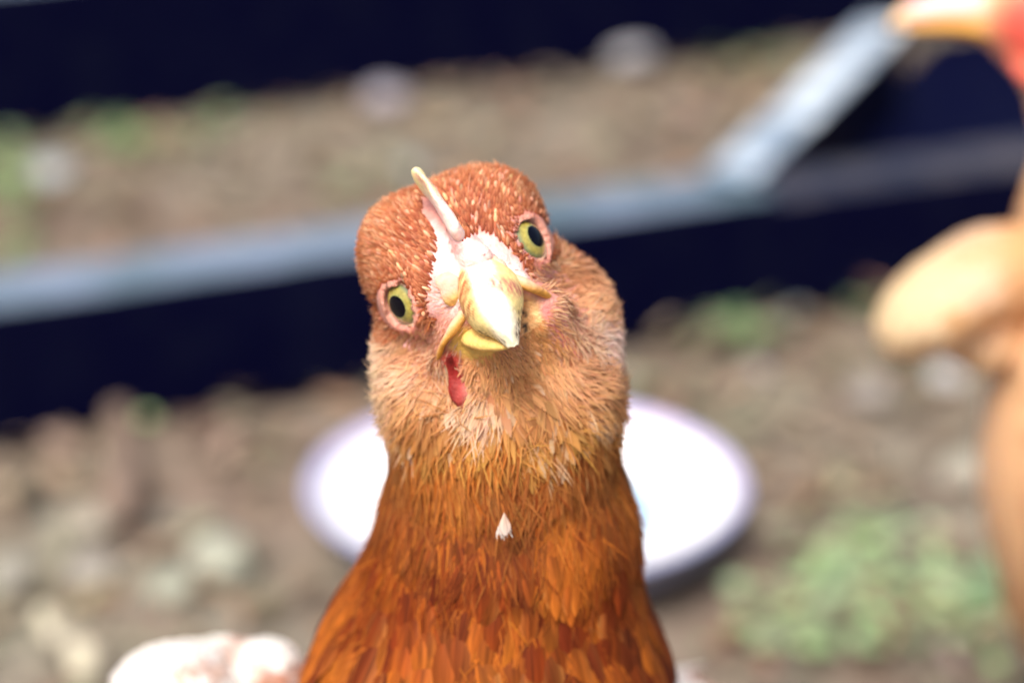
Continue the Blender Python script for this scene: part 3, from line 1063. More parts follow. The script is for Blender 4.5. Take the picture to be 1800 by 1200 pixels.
def cheek_cols(p, m):
    x, y = q2px(p)
    thr = sst(640, 780, y)
    br = sst(-0.2, 0.6, wav(p, 4.5, 71) + 0.5 * wav(p, 11, 73) + RNG.normal(0, .2, m))
    pl = sst(0.2, 0.8, wav(p, 4.2, 72) + 0.5 * wav(p, 10, 74) + RNG.normal(0, .2, m))
    c0 = lerp((0.52, 0.24, 0.12), (0.40, 0.15, 0.035), thr)
    c1 = lerp((0.74, 0.42, 0.235), (0.68, 0.35, 0.08), thr)
    c1 = lerp(c1, (0.36, 0.13, 0.045), br * 0.6)
    c0 = lerp(c0, (0.24, 0.07, 0.02), br * 0.6)
    c1 = c1 * (1 - pl[:, None] * 0.8) + np.array([0.86, 0.66, 0.48]) * pl[:, None] * 0.8
    left = (1 - sst(650, 725, x)) * sst(560, 600, y)
    c1 = lerp(c1, (0.88, 0.74, 0.55), left * 0.85)
    c0 = lerp(c0, (0.66, 0.40, 0.22), left * 0.8)
    ear = (1 - sst(15, 40, np.hypot(x - 1072, y - 598)))
    c1 = lerp(c1, (0.86, 0.68, 0.60), ear)
    chin = 1 - sst(60, 130, np.hypot(x - 900, y - 600))
    c1 = lerp(c1, (0.74, 0.38, 0.14), chin * 0.7)
    c0 = lerp(c0, (0.60, 0.27, 0.09), chin * 0.7)
    return jcol(c0, 0.16), jcol(c1, 0.14)


# cheeks, ear tufts and throat: soft tapering down
p = sample(HV, HQ, lambda q: (lambda z: np.where(~z[3] & ~z[5] & z[6], np.where(z[7], 260.0, 1000.0 - 620.0 * sst(640, 730, z[1])), 0) * np.where(z[4], 0.25, 1) * vis(q))(zones(q)), 4)
n = grad_n(hen_sdf, p); m = len(p)
x, y = q2px(p)
far = sst(60, 190, np.hypot(x - 860, y - 560))
c0, c1 = cheek_cols(p, m)
thr = sst(620, 740, y)
L = eyelen(p) * (0.13 + (0.24 + 0.24 * thr) * far) * RNG.uniform(0.6, 1.35, m)
parts.append(strips(p, n, flow_head(p, n, 0.8), L, 0.015 + 0.013 * far, RNG.uniform(0.08, 0.5, m), 0.2, c0, c1, tpow=0.8))
# broader soft tufts among the hair
p = sample(HV, HQ, lambda q: (lambda z: np.where(~z[3] & ~z[5] & ~z[4] & ~z[7] & z[6], 75.0 + 75.0 * sst(640, 720, z[1]), 0) * vis(q))(zones(q)), 5)
n = grad_n(hen_sdf, p); m = len(p)
x, y = q2px(p)
far = sst(60, 190, np.hypot(x - 860, y - 560)); thr = sst(630, 740, y)
c0, c1 = cheek_cols(p, m)
dk = (RNG.random(m) < 0.16)[:, None]; lt = (RNG.random(m) < 0.14)[:, None]
c1 = np.where(dk, c1 * [0.5, 0.42, 0.4], np.where(lt, c1 * 0.35 + np.array([0.84, 0.66, 0.48]) * 0.65, c1))
parts.append(strips(p, n, flow_head(p, n, 0.42), (0.16 + (0.18 + 0.12 * thr) * far) * RNG.uniform(0.7, 1.3, m), (0.05 + (0.06 + 0.09 * thr) * far) * RNG.uniform(0.6, 1.3, m), RNG.uniform(0.08, 0.45, m), 0.22, c0, c1, nseg=4, cols=3, tpow=0.9, prof=[0.5, 1, 0.9, 0.6, 0.1]))
# sparse bristles on the bare pink face
p = sample(HV, HQ, lambda q: (lambda z: np.where(z[7] & (eye_d(z[0], z[1]) > 1.6) & ~inpoly(z[0], z[1], BARE[3:10]), 120.0, 0))(zones(q)), 6)
n = grad_n(hen_sdf, p); m = len(p)
cw = jcol(np.tile(np.array([0.76, 0.44, 0.32]), (m, 1)), 0.15)
parts.append(strips(p, n, flow_head(p, n, 0.25), RNG.uniform(0.08, 0.2, m), 0.016, 0.3, 0.2, cw * 0.85, cw))
# down lapping over the edges of the wattle
m = 260
k_ = RNG.random(m); lf_ = RNG.random(m) < 0.6
px_ = np.where(lf_, 786 + 14 * k_, 829 + 2 * k_) + RNG.normal(0, 5, m); py_ = 640 + 85 * k_
p = np.array([on(a_, b_, 0.05) for a_, b_ in zip(px_, py_)])
n = grad_n(hen_sdf, p)
c0, c1 = cheek_cols(p, m)
parts.append(strips(p, n, DOWN[None] + np.where(lf_, 0.45, -0.5)[:, None] * np.array([1.0, 0, 0]) + RNG.normal(0, .2, (m, 3)), RNG.uniform(0.14, 0.34, m), 0.03, RNG.uniform(0.25, 0.6, m), 0.3, c0, c1))
# bristles along the lower brow, curling over the nostrils
V, F, C, U = merge(parts)
mk('cheek_down', q2w(V), F, M_DOWN, HEN, col=C, fuv=U)


def flow_body(p):
    z = q2w(p)[:, 2]
    k = sst(0.22, 0.13, z) if False else 1 - sst(0.13, 0.23, z)
    rad = p - np.stack([np.full(len(p), -0.1), p[:, 1], np.full(len(p), -4.5)], -1)
    d = DOWN[None] * (1 - 0.6 * k)[:, None] + AWAY[None] * k[:, None] * 1.1
    d = d + 0.14 * np.stack([wav(p, 2.4, 81), wav(p, 2.4, 82), wav(p, 2.4, 83)], -1) + RNG.normal(0, 0.08, p.shape)
    return d


def neck_cols(p, m):
    a = sst(-0.5, 0.6, wav(p, 2.6, 91) + RNG.normal(0, .35, m))
    b = sst(0.0, 0.7, wav(p, 3.4, 92) + RNG.normal(0, .35, m))
    top = 1 - sst(1.6, 4.2, -p[:, 1])
    c0 = lerp((0.09, 0.012, 0.003), (0.17, 0.032, 0.005), a)
    c1 = lerp((0.23, 0.036, 0.005), (0.46, 0.125, 0.014), a)
    c1 = lerp(c1, (0.085, 0.010, 0.004), b * 0.75)
    c1 = lerp(c1, (0.56, 0.25, 0.07), top * 0.65 * RNG.random(m) ** 0.5)
    ce = lerp(c1 * 1.1, np.tile(np.array([0.50, 0.18, 0.045]), (m, 1)), RNG.random(m) ** 3)
    return jcol(c0, 0.15), jcol(c1, 0.15), jcol(ce, 0.15)


parts = []
isneck = lambda q: (q[:, 1] < -1.05 + 0.3 * wav(q, 4, 43)) & (q2w(q)[:, 2] > 0.185)
# hackle feathers, small at the throat and longer down the neck
for dens, lmin, lmax, wmin, wmax, sd, lf in ((17, 0.42, 1.8, 0.20, 0.72, 7, (0.02, 0.16)), (10, 0.40, 1.5, 0.16, 0.55, 8, (0.10, 0.22))):
    p = sample(HV, HQ, lambda q: np.where(isneck(q), dens, 0) * (1 + 3.2 * (1 - sst(1.8, 5.0, -q[:, 1]))), sd)
    n = grad_n(hen_sdf, p); m = len(p)
    g = sst(1.5, 6.0, -p[:, 1])
    c0, c1, ce = neck_cols(p, m)
    parts.append(strips(p, n, flow_body(p), (lmin + (lmax - lmin) * g) * RNG.uniform(0.8, 1.2, m), (wmin + (wmax - wmin) * g) * RNG.uniform(0.8, 1.2, m),
                        RNG.uniform(lf[0], lf[1], m), 0.07, c0, c1, ce, nseg=6, cols=5, tent=0.14, prof=[0.35, 0.8, 0.97, 1.0, 0.86, 0.52, 0.08], tpow=0.9, twist=0.06))
# barbs breaking up their edges
p = sample(HV, HQ, lambda q: np.where(isneck(q), 420.0, 0) * sst(1.2, 3.6, -q[:, 1]) * vis(q), 9)
n = grad_n(hen_sdf, p); m = len(p)
c0, c1, ce = neck_cols(p, m)
parts.append(strips(p, n, flow_body(p) + RNG.normal(0, .22, p.shape), RNG.uniform(0.5, 1.2, m), 0.032, RNG.uniform(0.05, 0.22, m), 0.08, c1, lerp(c1, ce, RNG.random(m)), off=0.04))
# body feathers
p = sample(HV, HQ, lambda q: (lambda z: np.where((z > 0.066) & (z <= 0.195), 4.0, 0))(q2w(q)[:, 2]), 10)
n = grad_n(hen_sdf, p); m = len(p)
c0, c1, ce = neck_cols(p, m)
parts.append(strips(p, n, flow_body(p), RNG.uniform(1.6, 2.6, m), RNG.uniform(0.8, 1.3, m), RNG.uniform(0.0, 0.12, m), 0.06, c0, c1, ce, nseg=5, cols=5, prof=[0.4, 0.9, 1, 1, 0.75, 0.1]))
# tail
m = 16
tb = wq(-0.012, 0.555, 0.155) + RNG.normal(0, 0.5, (m, 3))
an = np.linspace(-0.7, 0.7, m)
td = AWAY[None] * 0.8 - DOWN[None] * 0.55 + np.array([1.0, 0, 0])[None] * an[:, None] * 0.35
tn = np.tile(-DOWN * 0.8 - AWAY * 0.5, (m, 1)) + np.array([1.0, 0, 0])[None] * an[:, None] * 0.8
c0, c1, ce = neck_cols(tb, m)
parts.append(strips(tb, nrm(tn), td, RNG.uniform(6, 8, m), 1.7, 0.05, 0.08, c0, c1, ce, nseg=8, cols=5, prof=[0.4, 0.8, 1, 1, 0.95, 0.5]))
V, F, C, U = merge(parts)
mk('plumage', q2w(V), F, M_FEATHER, HEN, col=C, fuv=U)

# the one small white feather on the throat
q = hit(886, 880)
n = grad_n(hen_sdf, q[None])
n2 = nrm(n * 0.6 + HF * 0.8)
P1 = strips(q[None] + n * 0.45, n2, (DOWN + np.array([0.05, 0, 0]))[None], np.array([0.42]), np.array([0.22]), 0.10, 0.05, np.array([[0.55, 0.36, 0.26]]), np.array([[0.66, 0.55, 0.50]]), nseg=10, cols=5, tent=0.1,
            prof=[0.05, 0.2, 0.4, 0.62, 0.82, 0.97, 1.0, 0.9, 0.6, 0.2])
m = 120
tt_ = RNG.uniform(0.1, 1.0, m)
bp_ = q + n[0] * 0.47 + DOWN * 0.38 * tt_[:, None] + np.array([1.0, 0, 0]) * (RNG.normal(0, 0.06, m) * tt_)[:, None]
P2 = strips(bp_, np.repeat(n2, m, 0), DOWN[None] + RNG.normal(0, .22, (m, 3)), RNG.uniform(0.08, 0.2, m), 0.018, 0.05, 0.1, jcol(np.tile([[0.8, 0.72, 0.67]], (m, 1)), .08), jcol(np.tile([[0.84, 0.78, 0.74]], (m, 1)), .08))
V, F, C, U = merge([P1, P2])
mk('white_feather', q2w(V), F, M_FEATHER, HEN, col=C, fuv=U)


# ------------------------------------------------------------------ wings: white shoulders with rust streaks
def wing(name, sdf, lo, hi, step, flow, cols, parent, dens, L, Wd, seed, to_world):
    V, F = surface_net(sdf, lo, hi, step)
    p = sample(V, F, lambda q: np.full(len(q), dens), seed)
    n = grad_n(sdf, p); m = len(p)
    c0, c1, ce = cols(p, m)
    big = 1 + 2.2 * sst(1250, 1350, q2px(p)[1]) if parent is HEN else 1.0
    P1 = strips(p, n, flow(p), RNG.uniform(L * .75, L * 1.25, m) * big, RNG.uniform(Wd * .75, Wd * 1.25, m) * big, RNG.uniform(0.02, 0.16, m), 0.10, c0, c1, ce, nseg=5, cols=5, prof=[0.4, 0.9, 1, 0.95, 0.7, 0.1])
    b0, b1, be = cols(V, len(V))
    base = (V, F, b0, np.zeros_like(V))
    V, F, C, U = merge([base, P1])
    return mk(name, to_world(V), F, M_FEATHER, parent, col=C, fuv=U)


def wing_sdf_l(P):
    f = ell(P, w2q(W(312, 1222, 0.505)), (1.45, 1.15, 2.2))
    f = smin(f, ell(P, w2q(W(398, 1178, 0.520)), (0.72, 0.72, 1.3)), 0.55)
    f = smin(f, ell(P, w2q(W(468, 1186, 0.515)), (0.85, 0.78, 1.3)), 0.4)
    f = smin(f, ell(P, w2q(W(390, 1290, 0.520)), (2.6, 1.4, 4.0)), 0.6)
    f = smin(f, ell(P, w2q(W(470, 1330, 0.545)), (2.2, 2.2, 5.0)), 1.0)
    f = smin(f, ell(P, w2q(W(540, 1420, 0.60)), (1.8, 1.8, 5.5)), 1.5)
    return f


def wing_cols(p, m):
    x, y = q2px(p)
    w_ = np.tile(np.array([0.86, 0.82, 0.78]), (m, 1))
    st = (1 - sst(5, 26, dseg(x, y, [(425, 1105), (418, 1150), (385, 1185), (330, 1200)]))) * 0.6 + sst(500, 545, x) * 0.9 + sst(1165, 1200, y) * sst(420, 480, x) * 0.9
    st = np.clip(st, 0, 1)
    c1 = lerp(w_, (0.50, 0.20, 0.11), st)
    c1 = lerp(c1, (0.42, 0.13, 0.04), sst(1230, 1330, y))
    return jcol(c1, .06), jcol(c1, .06), jcol(c1, .06)


fl = lambda p: np.tile(AWAY * 0.6 + DOWN * 0.5 + np.array([-0.3, 0, 0]), (len(p), 1)) + RNG.normal(0, .25, p.shape)
wing('wing', wing_sdf_l, w2q(W(390, 1240, .52)) - [4, 8, 14], w2q(W(390, 1240, .52)) + [5, 4, 6], 0.2, fl, wing_cols, HEN, 40, 0.45, 0.25, 20, q2w)


def wing_sdf_r(P):
    f = ell(P, w2q(W(1196, 1246, 0.535)), (0.65, 0.80, 1.6))
    f = smin(f, ell(P, w2q(W(1095, 1350, 0.545)), (1.6, 2.0, 5.0)), 0.8)
    f = smin(f, ell(P, w2q(W(1085, 1440, 0.60)), (1.4, 1.7, 5.5)), 1.5)
    return f


wing('wing', wing_sdf_r, w2q(W(1150, 1280, .54)) - [4, 8, 13], w2q(W(1150, 1280, .54)) + [4, 4, 6], 0.2,
     lambda p: np.tile(AWAY * 0.6 + DOWN * 0.5 + np.array([0.3, 0, 0]), (len(p), 1)) + RNG.normal(0, .25, p.shape), lambda p, m: wing_cols(p + np.array([-11.5, 0, 0]), m), HEN, 12, 0.8, 0.45, 22, q2w)

# ------------------------------------------------------------------ second hen, at the right edge (world cm)
D2 = 0.69


def W2(px, py, D=D2):
    return W(px, py, D) * 100.0


def hen2_sdf(P):
    f = ell(P, W2(1838, 18), (1.9, 1.7, 1.75))
    f = smin(f, cone(P, W2(1800, 28), W2(1735, 32), 1.15, 0.62), 0.5)
    f = smin(f, cone(P, W2(1862, 50), W2(2010, 300), 1.55, 2.5), 0.9)
    ch = W2(2085, 790)
    f = smin(f, ell(P, ch, (6.1, 5.6, 8.6)), 2.0)
    f = smin(f, cone(P, W2(2010, 300), ch + [0.3, 0, 2.2], 2.5, 4.5), 1.2)
    f = smin(f, cone(P, W2(2072, 430), W2(2085, 800), 4.7, 5.7), 0.8)
    f = smin(f, ell(P, ch + [7.5, 0, -0.5], (9.5, 5.8, 6.5)), 3.0)
    f = smin(f, cone(P, ch + [15, 0, 3], ch + [20, 0, 7], 3.0, 1.5), 2.0)
    for sy in (-1, 1):
        hip = ch + [5, sy * 2.8, -4.5]; knee = ch + [3.6, sy * 3.2, -8.2]; hock = np.array([ch[0] + 6.3, ch[1] + sy * 3.2, 6.2]); ft = np.array([ch[0] + 5.2, ch[1] + sy * 3.2, 0.6])
        f = smin(f, cone(P, hip, knee, 2.9, 2.0), 1.0)
        f = smin(f, cone(P, knee, hock, 1.9, 0.7), 0.5)
        f = smin(f, cone(P, hock, ft, 0.6, 0.45), 0.2)
        for ang, ln in ((0, 4.6), (28, 3.8), (-28, 3.8), (180, 1.8)):
            a = math.radians(ang)
            f = smin(f, cone(P, ft, np.array([ft[0] - math.cos(a) * ln, ft[1] + math.sin(a) * ln, 0.35]), 0.45, 0.25), 0.15)
    return f


ch = W2(2085, 790)
HEN2 = empty('hen', (ch[0] / 100 + 0.05, ch[1] / 100, 0))
setp(HEN2, 'blurred orange hen standing at the right edge, beak pointing left, raised cream wing', 'hen')
_c = (ch + W2(1838, 18)) / 2
V2, F2 = surface_net(hen2_sdf, np.array([10, ch[1] - 8, -0.4]), np.array([ch[0] + 24, ch[1] + 8, 36]), 0.3)
V2 = relax(hen2_sdf, V2, 2)


def skin2(p):
    wpos = p * 0.01
    q = w2q(wpos); x, y = q2px(q)
    c = np.tile(np.array([0.66, 0.38, 0.20]), (len(p), 1))
    c = mixc(c, (0.60, 0.085, 0.06), 1 - sst(40, 105, np.hypot(x - 1820, y - 50)))
    c = mixc(c, (0.55, 0.36, 0.12), 1 - sst(4.4, 6.6, p[:, 2]))
    return c


mk('body', V2 * 0.01, F2, M_SKIN, HEN2, col=skin2(V2))


def cols2(p, m):
    a = sst(-0.5, 0.6, wav(p, 1.3, 101) + RNG.normal(0, .35, m))
    c1 = lerp((0.52, 0.21, 0.07), (0.86, 0.54, 0.32), a)
    c1 = lerp(c1, (0.82, 0.48, 0.26), (1 - sst(2, 9, p[:, 0] - ch[0] + 6)) * 0.6)
    return jcol(c1 * 0.88, .12), jcol(c1, .12), jcol(c1 * 1.05, .12)


def flow2(p):
    hd = W2(1838, 18)
    k = sst(2, 10, p[:, 0] - ch[0])
    d = np.array([0.15, 0, -1.0])[None] * (1 - k)[:, None] + np.array([1.0, 0, -0.25])[None] * k[:, None]
    return d + RNG.normal(0, .12, p.shape)


p = sample(V2, F2, lambda q: np.where((q[:, 2] > 8.0) & (np.linalg.norm(q - W2(1815, 45), axis=1) > 2.3) & (q[:, 0] > W2(1790, 40)[0]), np.where(q[:, 0] < ch[0], 9.0, 4.5), 0) * np.where(q[:, 2] > 24, 3.0, 1.0), 30)
n = grad_n(hen2_sdf, p, 0.05); m = len(p)
c0, c1, ce = cols2(p, m)
g = 1 - sst(20, 30, p[:, 2])
parts = [strips(p, n, flow2(p), 0.8 + 1.2 * g, 0.35 + 0.6 * g, RNG.uniform(0.02, 0.16, m), 0.08, c0, c1, ce, nseg=5, cols=5, prof=[0.4, 0.9, 1, 0.95, 0.7, 0.1])]
m = 14
tb = ch + [19, 0, 6] + RNG.normal(0, 0.5, (m, 3)); an = np.linspace(-1, 1, m)
c0, c1, ce = cols2(tb, m)
tn = np.stack([-0.6 * np.ones(m), an * 0.9, 0.7 * np.ones(m)], -1)
parts.append(strips(tb, nrm(tn), np.stack([np.ones(m), an * 0.25, 0.7 * np.ones(m)], -1), RNG.uniform(7, 10, m), 2.0, 0.05, 0.08, c0, c1, ce, nseg=8, cols=5, prof=[0.4, 0.8, 1, 1, 0.95, 0.5]))
V, F, C, U = merge(parts)
mk('plumage', V * 0.01, F, M_FEATHER, HEN2, col=C, fuv=U)

# its beak, eye, comb and wattle
V, F = sweep([W2(1765, 12), W2(1700, 10), W2(1640, 14), W2(1590, 28), W2(1566, 48)], [0.75, 0.62, 0.48, 0.32, 0.12], [0.55, 0.48, 0.38, 0.26, 0.1], (0, 1, 0), n=24, sub=8)
c = np.tile(np.array([0.82, 0.50, 0.50]), (len(V), 1)); x, y = q2px(w2q(V * .01))
c = mixc(c, (0.72, 0.50, 0.28), 1 - sst(1575, 1620, x)); c = mixc(c, (0.80, 0.46, 0.26), sst(1690, 1760, x))
mk('upper_beak', V * 0.01, F, M_BEAK, HEN2, col=c)
V, F = sweep([W2(1770, 56), W2(1700, 44), W2(1640, 42), W2(1590, 48)], [0.62, 0.52, 0.38, 0.14], [0.36, 0.28, 0.22, 0.1], (0, 1, 0), n=24, sub=8)
mk('lower_beak', V * 0.01, F, M_BEAK, HEN2, col=np.tile(np.array([0.58, 0.30, 0.05]), (len(V), 1)))
for sy in (-1, 1):
    e = W2(1828, -15) + np.array([0, sy * 1.62, 0])
    th = np.linspace(0, np.pi, 14); ph = np.linspace(0, 2 * np.pi, 24, endpoint=False)
    V = e + 0.4 * np.stack([np.outer(np.sin(th), np.cos(ph)), np.repeat(np.cos(th)[:, None], 24, 1) * 1.0, np.outer(np.sin(th), np.sin(ph))], -1)
    d_ = np.abs(np.repeat(th[:, None], 24, 1)); d_ = np.minimum(d_, np.pi - d_).ravel()
    i = np.arange(13)[:, None] * 24; j = np.arange(24)[None]; jn = (j + 1) % 24
    F = np.stack([i + j, i + 24 + j, i + 24 + jn, i + jn], -1).reshape(-1, 4)
    c = np.tile(np.array([0.42, 0.28, 0.05]), (V.size // 3, 1)); c = mixc(c, (0.002, 0.002, 0.004), 1 - sst(0.45, 0.55, d_))
    mk('eye', V.reshape(-1, 3) * 0.01, F, M_EYE, HEN2, col=c)
V, F = sweep([W2(1780, -20), W2(1810, -75), W2(1850, -110), W2(1900, -115), W2(1940, -85)], [0.2, 0.28, 0.28, 0.25, 0.15], [0.3, 0.8, 1.0, 0.8, 0.3], (0, 1, 0), n=20, sub=8, noise=0.1)
mk('comb', V * 0.01, F, M_COMB, HEN2, col=np.tile(np.array([0.62, 0.10, 0.09]), (len(V), 1)))
for sy in (-1, 1):
    V, F = sweep([W2(1772, 66) + [0, sy * .35, 0], W2(1790, 92) + [0, sy * .6, 0], W2(1812, 118) + [0, sy * .75, 0], W2(1825, 140) + [0, sy * .75, 0]], [0.2, 0.38, 0.45, 0.2], [0.12, 0.16, 0.18, 0.1], (1, 0, 0), n=20, sub=8, noise=0.1)
    mk('wattle', V * 0.01, F, M_COMB, HEN2, col=np.tile(np.array([0.66, 0.13, 0.08]), (len(V), 1)))


def wing2_sdf(P):
    M1 = np.stack([nrm(np.array([1, 0, 0.70])), np.array([0, 1, 0]), nrm(np.array([-0.70, 0, 1]))])
    f = ell(P, W2(1672, 522, .665), (2.35, 1.7, 1.25), M1)
    f = smin(f, ell(P, W2(1765, 480, .67), (1.5, 1.6, 1.25)), 0.8)
    f = smin(f, ell(P, W2(1735, 590, .675), (1.2, 1.4, 0.95)), 0.9)
    f = smin(f, ell(P, W2(1830, 500, .68), (1.9, 1.6, 1.7)), 0.8)
    return f + 0.02 * wav(P, 2.2, 131)


def wing2_cols(p, m):
    x, y = q2px(w2q(p * 0.01))
    c = lerp((0.76, 0.58, 0.36), (0.72, 0.50, 0.34), sst(1600, 1760, x))
    c = lerp(c, (0.70, 0.38, 0.18), sst(1740, 1800, x))
    c = lerp(c, (0.60, 0.30, 0.11), (1 - sst(8, 30, dseg(x, y, [(1690, 555), (1750, 540)]))) * 0.8)  # brown shadow in the wing fold painted into the colour
    c = lerp(c, (0.66, 0.42, 0.24), sst(575, 620, y) * 0.7)  # shading of the lower edge put into the feather colour
    c = lerp(c, (0.60, 0.36, 0.17), sst(0.1, 0.8, wav(p, 2.6, 133) + RNG.normal(0, .3, m)) * 0.6)
    return jcol(c, .07), jcol(c, .07), jcol(c, .07)


_c = W2(1700, 530, .668)
wing('wing', wing2_sdf, _c - 5, _c + 5, 0.2, lambda p: np.tile(np.array([-0.6, 0, -0.8]), (len(p), 1)) + RNG.normal(0, .25, p.shape), wing2_cols, HEN2, 30, 0.55, 0.30, 40, lambda v: v * 0.01)


# ------------------------------------------------------------------ litter, weeds and stones on the soil
M_LITTER = attr_mat('dry_litter', rough=0.9, spec=0.1)
M_GRASS = attr_mat('weed_leaf', rough=0.6, spec=0.25, trans=0.3)
M_STONE = attr_mat('stone', rough=0.85, noise=(120, 0.25), bump=(200, 0.4, 0.002))
UPZ = np.array([0, 0, 1.0])


def flat_leaves(pts, z, L, Wd, cols, lift=(0.0, 0.3)):
    m = len(pts)
    p = np.concatenate([pts, np.full((m, 1), z)], 1)
    a = RNG.uniform(0, 2 * np.pi, m)
    n = nrm(np.stack([RNG.normal(0, .35, m), RNG.normal(0, .35, m), np.ones(m)], -1))
    return strips(p, n, np.stack([np.cos(a), np.sin(a), np.zeros(m)], -1), L, Wd, RNG.uniform(*lift, m), 0.15, cols * 0.85, cols, nseg=4, cols=3, tent=0.15, prof=[0.15, 0.8, 1.0, 0.75, 0.05])


N_ = 9000
pts = np.stack([RNG.uniform(-0.75, 0.75, N_), RNG.uniform(0.55, 2.4, N_)], -1)
_dc = G(925, 928)
pts = pts[np.hypot(pts[:, 0] - _dc[0], pts[:, 1] - _dc[1]) > 0.118]
N_ = len(pts)
pal = np.array([[0.26, 0.21, 0.16], [0.20, 0.14, 0.10], [0.34, 0.31, 0.24], [0.40, 0.39, 0.33], [0.28, 0.17, 0.12], [0.15, 0.12, 0.10], [0.28, 0.28, 0.26]])
k = np.clip((wav(np.c_[pts, pts[:, :1] * 0], 28, 111) * 2 + 3 + RNG.normal(0, 1.5, N_)), 0, 6.99).astype(int)
V, F, C, U = flat_leaves(pts, 0.003, RNG.uniform(0.008, 0.032, N_), RNG.uniform(0.003, 0.013, N_), jcol((pal[k] * 0.6 + np.array([0.22, 0.19, 0.15]) * 0.4) * np.array([0.70, 0.64, 0.58]), 0.2))
o = mk('leaf_litter', V, F, M_LITTER, col=C)
setp(o, 'dry leaf scraps, straw and bark strewn over the soil', 'litter', kind='stuff')

GB = [(1540, 1010, 150, 95, 520), (1420, 1120, 170, 50, 220), (1700, 1060, 110, 90, 220), (1290, 590, 75, 32, 160), (1560, 520, 75, 25, 160), (1600, 610, 60, 25, 130), (1180, 700, 50, 25, 30),
      (225, 245, 70, 40, 170), (385, 235, 60, 40, 90), (25, 320, 55, 75, 200), (30, 440, 60, 50, 60), (270, 730, 30, 40, 60), (1190, 560, 70, 25, 60), (600, 330, 130, 40, 50), (1310, 120, 90, 40, 90)]
vs_, cs_ = [], []
for gx, gy, rx, ry, cnt in GB:
    for _ in range(int(cnt * (0.17 if gy > 900 else 0.24))):
        a = RNG.normal(0, 0.5, 2)
        g = G(gx + a[0] * rx, gy + a[1] * ry)
        vs_.append(g[:2]); cs_.append(0 if gx > 1000 and gy > 900 else 1)
pts = np.array(vs_); m = len(pts)
kk = np.array(cs_)
pal = np.array([[0.30, 0.40, 0.22], [0.20, 0.28, 0.14]])
cols = jcol(pal[kk], 0.25)
V, F, C, U = flat_leaves(pts, 0.006, RNG.uniform(0.008, 0.020, m), RNG.uniform(0.005, 0.012, m), cols, lift=(0.0, 0.08))
o = mk('weeds', V, F, M_GRASS, col=C)
setp(o, 'low pale green weeds growing in patches on the soil', 'weeds', kind='stuff')


def stone(px, py, rx, ry, col, label, seed, cat='stone', hgt=0.6):
    """stone lying on the soil; rx, ry half-size in photo px"""
    g = G(px, py)
    d = (g - CAM) @ FWD
    a, b = rx / FPX * d, ry / FPX * d / 0.5
    b = min(b, a * 1.5)
    th = np.linspace(0.02, np.pi - 0.02, 18); ph = np.linspace(0, 2 * np.pi, 28, endpoint=False)
    V = np.stack([np.outer(np.sin(th), np.cos(ph)), np.outer(np.sin(th), np.sin(ph)), np.repeat(np.cos(th)[:, None], 28, 1)], -1).reshape(-1, 3)
    V = V * (1 + 0.14 * wav(V, 2.2, seed) + 0.06 * wav(V, 5, seed + 1))[:, None]
    h = min(a, b) * hgt
    V = V * [a, b, h] + [g[0], g[1], h * 0.55]
    i = np.arange(17)[:, None] * 28; j = np.arange(28)[None]; jn = (j + 1) % 28
    F = np.stack([i + j, i + 28 + j, i + 28 + jn, i + jn], -1).reshape(-1, 4)
    c = np.tile(np.array(col) * 0.66, (len(V), 1)) * (1 + 0.1 * wav(V, 90, seed)[:, None])
    o = mk('stone', V, F, M_STONE, None, col=c, loc=(g[0], g[1], 0))
    setp(o, label, cat)


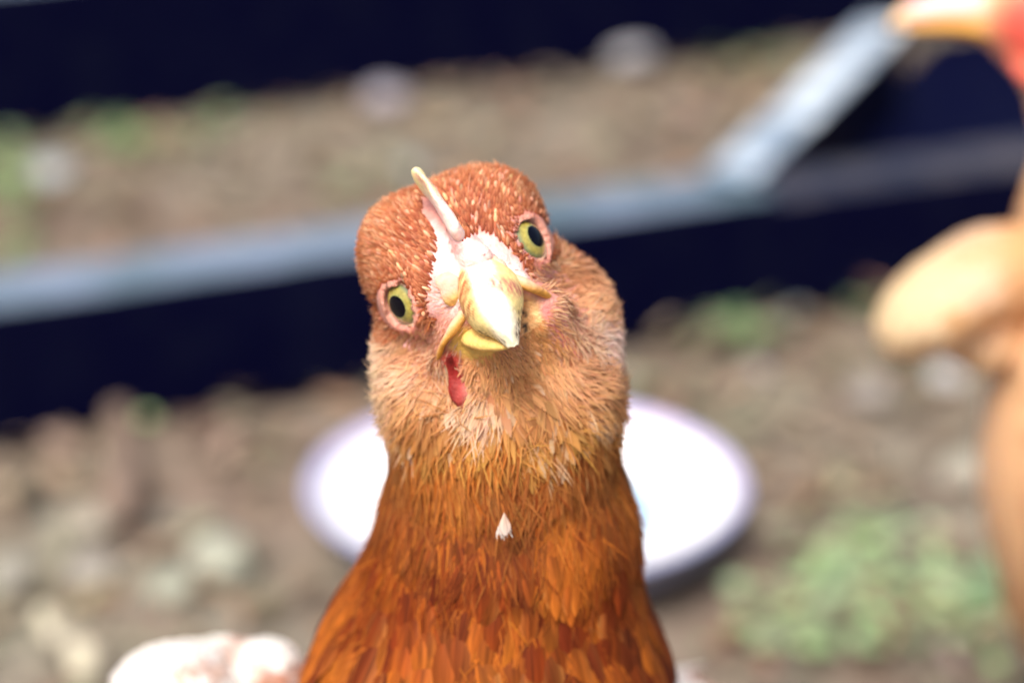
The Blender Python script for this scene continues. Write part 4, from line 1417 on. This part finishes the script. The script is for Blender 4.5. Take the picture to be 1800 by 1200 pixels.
for k_, (px, py, rx, ry, col, lab) in enumerate([
        (168, 925, 34, 26, (0.42, 0.38, 0.31), 'pale round stone on the soil at the left, below the near rail'),
        (390, 1000, 62, 34, (0.40, 0.41, 0.33), 'broad flat pale grey-green stone between the left edge and the dish'),
        (300, 1045, 40, 22, (0.38, 0.40, 0.32), 'small flat grey-green stone in front of the broad flat stone'),
        (92, 312, 36, 32, (0.40, 0.45, 0.46), 'pale blue-grey stone between the two long rails, at the far left'),
        (1100, 112, 42, 24, (0.44, 0.44, 0.48), 'pale lilac-grey stone against the farthest rail, above the hen'),
        (680, 185, 38, 20, (0.38, 0.36, 0.42), 'lilac stone lying below the farthest rail, up and left of the comb'),
        (715, 305, 26, 26, (0.30, 0.34, 0.34), 'dull grey-green stone just behind the tip of the comb'),
        (1660, 672, 30, 28, (0.55, 0.55, 0.55), 'whitish stone on the soil below the raised cream wing'),
        (1395, 545, 24, 26, (0.22, 0.28, 0.29), 'dark teal-grey stone at the foot of the rail, left of the cream wing'),
        (1520, 700, 46, 24, (0.36, 0.32, 0.29), 'buff stone on the soil left of the whitish stone'),
        (1330, 660, 24, 14, (0.38, 0.34, 0.33), 'small pinkish stone up and right of the white dish'),
        (1690, 845, 44, 26, (0.40, 0.38, 0.31), 'sand-coloured stone beside the breast of the right-hand hen'),
        (20, 1020, 40, 36, (0.42, 0.40, 0.34), 'cream-grey stone cut off by the left edge of the picture'),
        (160, 1010, 40, 26, (0.36, 0.33, 0.29), 'grey-brown stone below the pale round stone'),
]):
    stone(px, py, rx, ry, col, lab, 200 + 7 * k_)

# a dry stalk and bits of bark by the rails
def stalk(px0, py0, px1, py1, z1, r, col, label, cat):
    a = G(px0, py0, r * 0.8); b = G(px1, py1, max(z1, r * 0.8))
    pth = [a + (b - a) * t + np.array([0.003 * math.sin(5 * t), 0, 0.002 * math.sin(7 * t)]) for t in np.linspace(0, 1, 6)]
    V, F = sweep(np.array(pth) * 100, [r * 100 * s for s in (1, 1.1, 0.9, 0.95, 0.8, 0.5)], [r * 100 * s for s in (.7, .8, .7, .6, .6, .4)], (1, 0, 0), n=14, sub=6, noise=0.12, seed=int(px0))
    o = mk('dry_stalk' if cat == 'stalk' else 'bark_strip', V * 0.01, F, M_LITTER, None, col=np.tile(np.array(col), (len(V), 1)) * (1 + 0.2 * wav(V, 3, 5)[:, None]), loc=tuple(a * [1, 1, 0]))
    setp(o, label, cat)


stalk(205, 905, 218, 690, 0.012, 0.0085, (0.17, 0.125, 0.10), 'reddish-brown bark strip lying towards the near rail, left of the dish', 'bark')
stalk(150, 1185, 85, 1075, 0.003, 0.006, (0.46, 0.42, 0.32), 'straw-coloured stalk on the soil in the lower left corner', 'stalk')
stalk(1478, 480, 1462, 380, 0.045, 0.007, (0.16, 0.11, 0.08), 'brown stalk leaning on the soiled rail right of the brace', 'stalk')
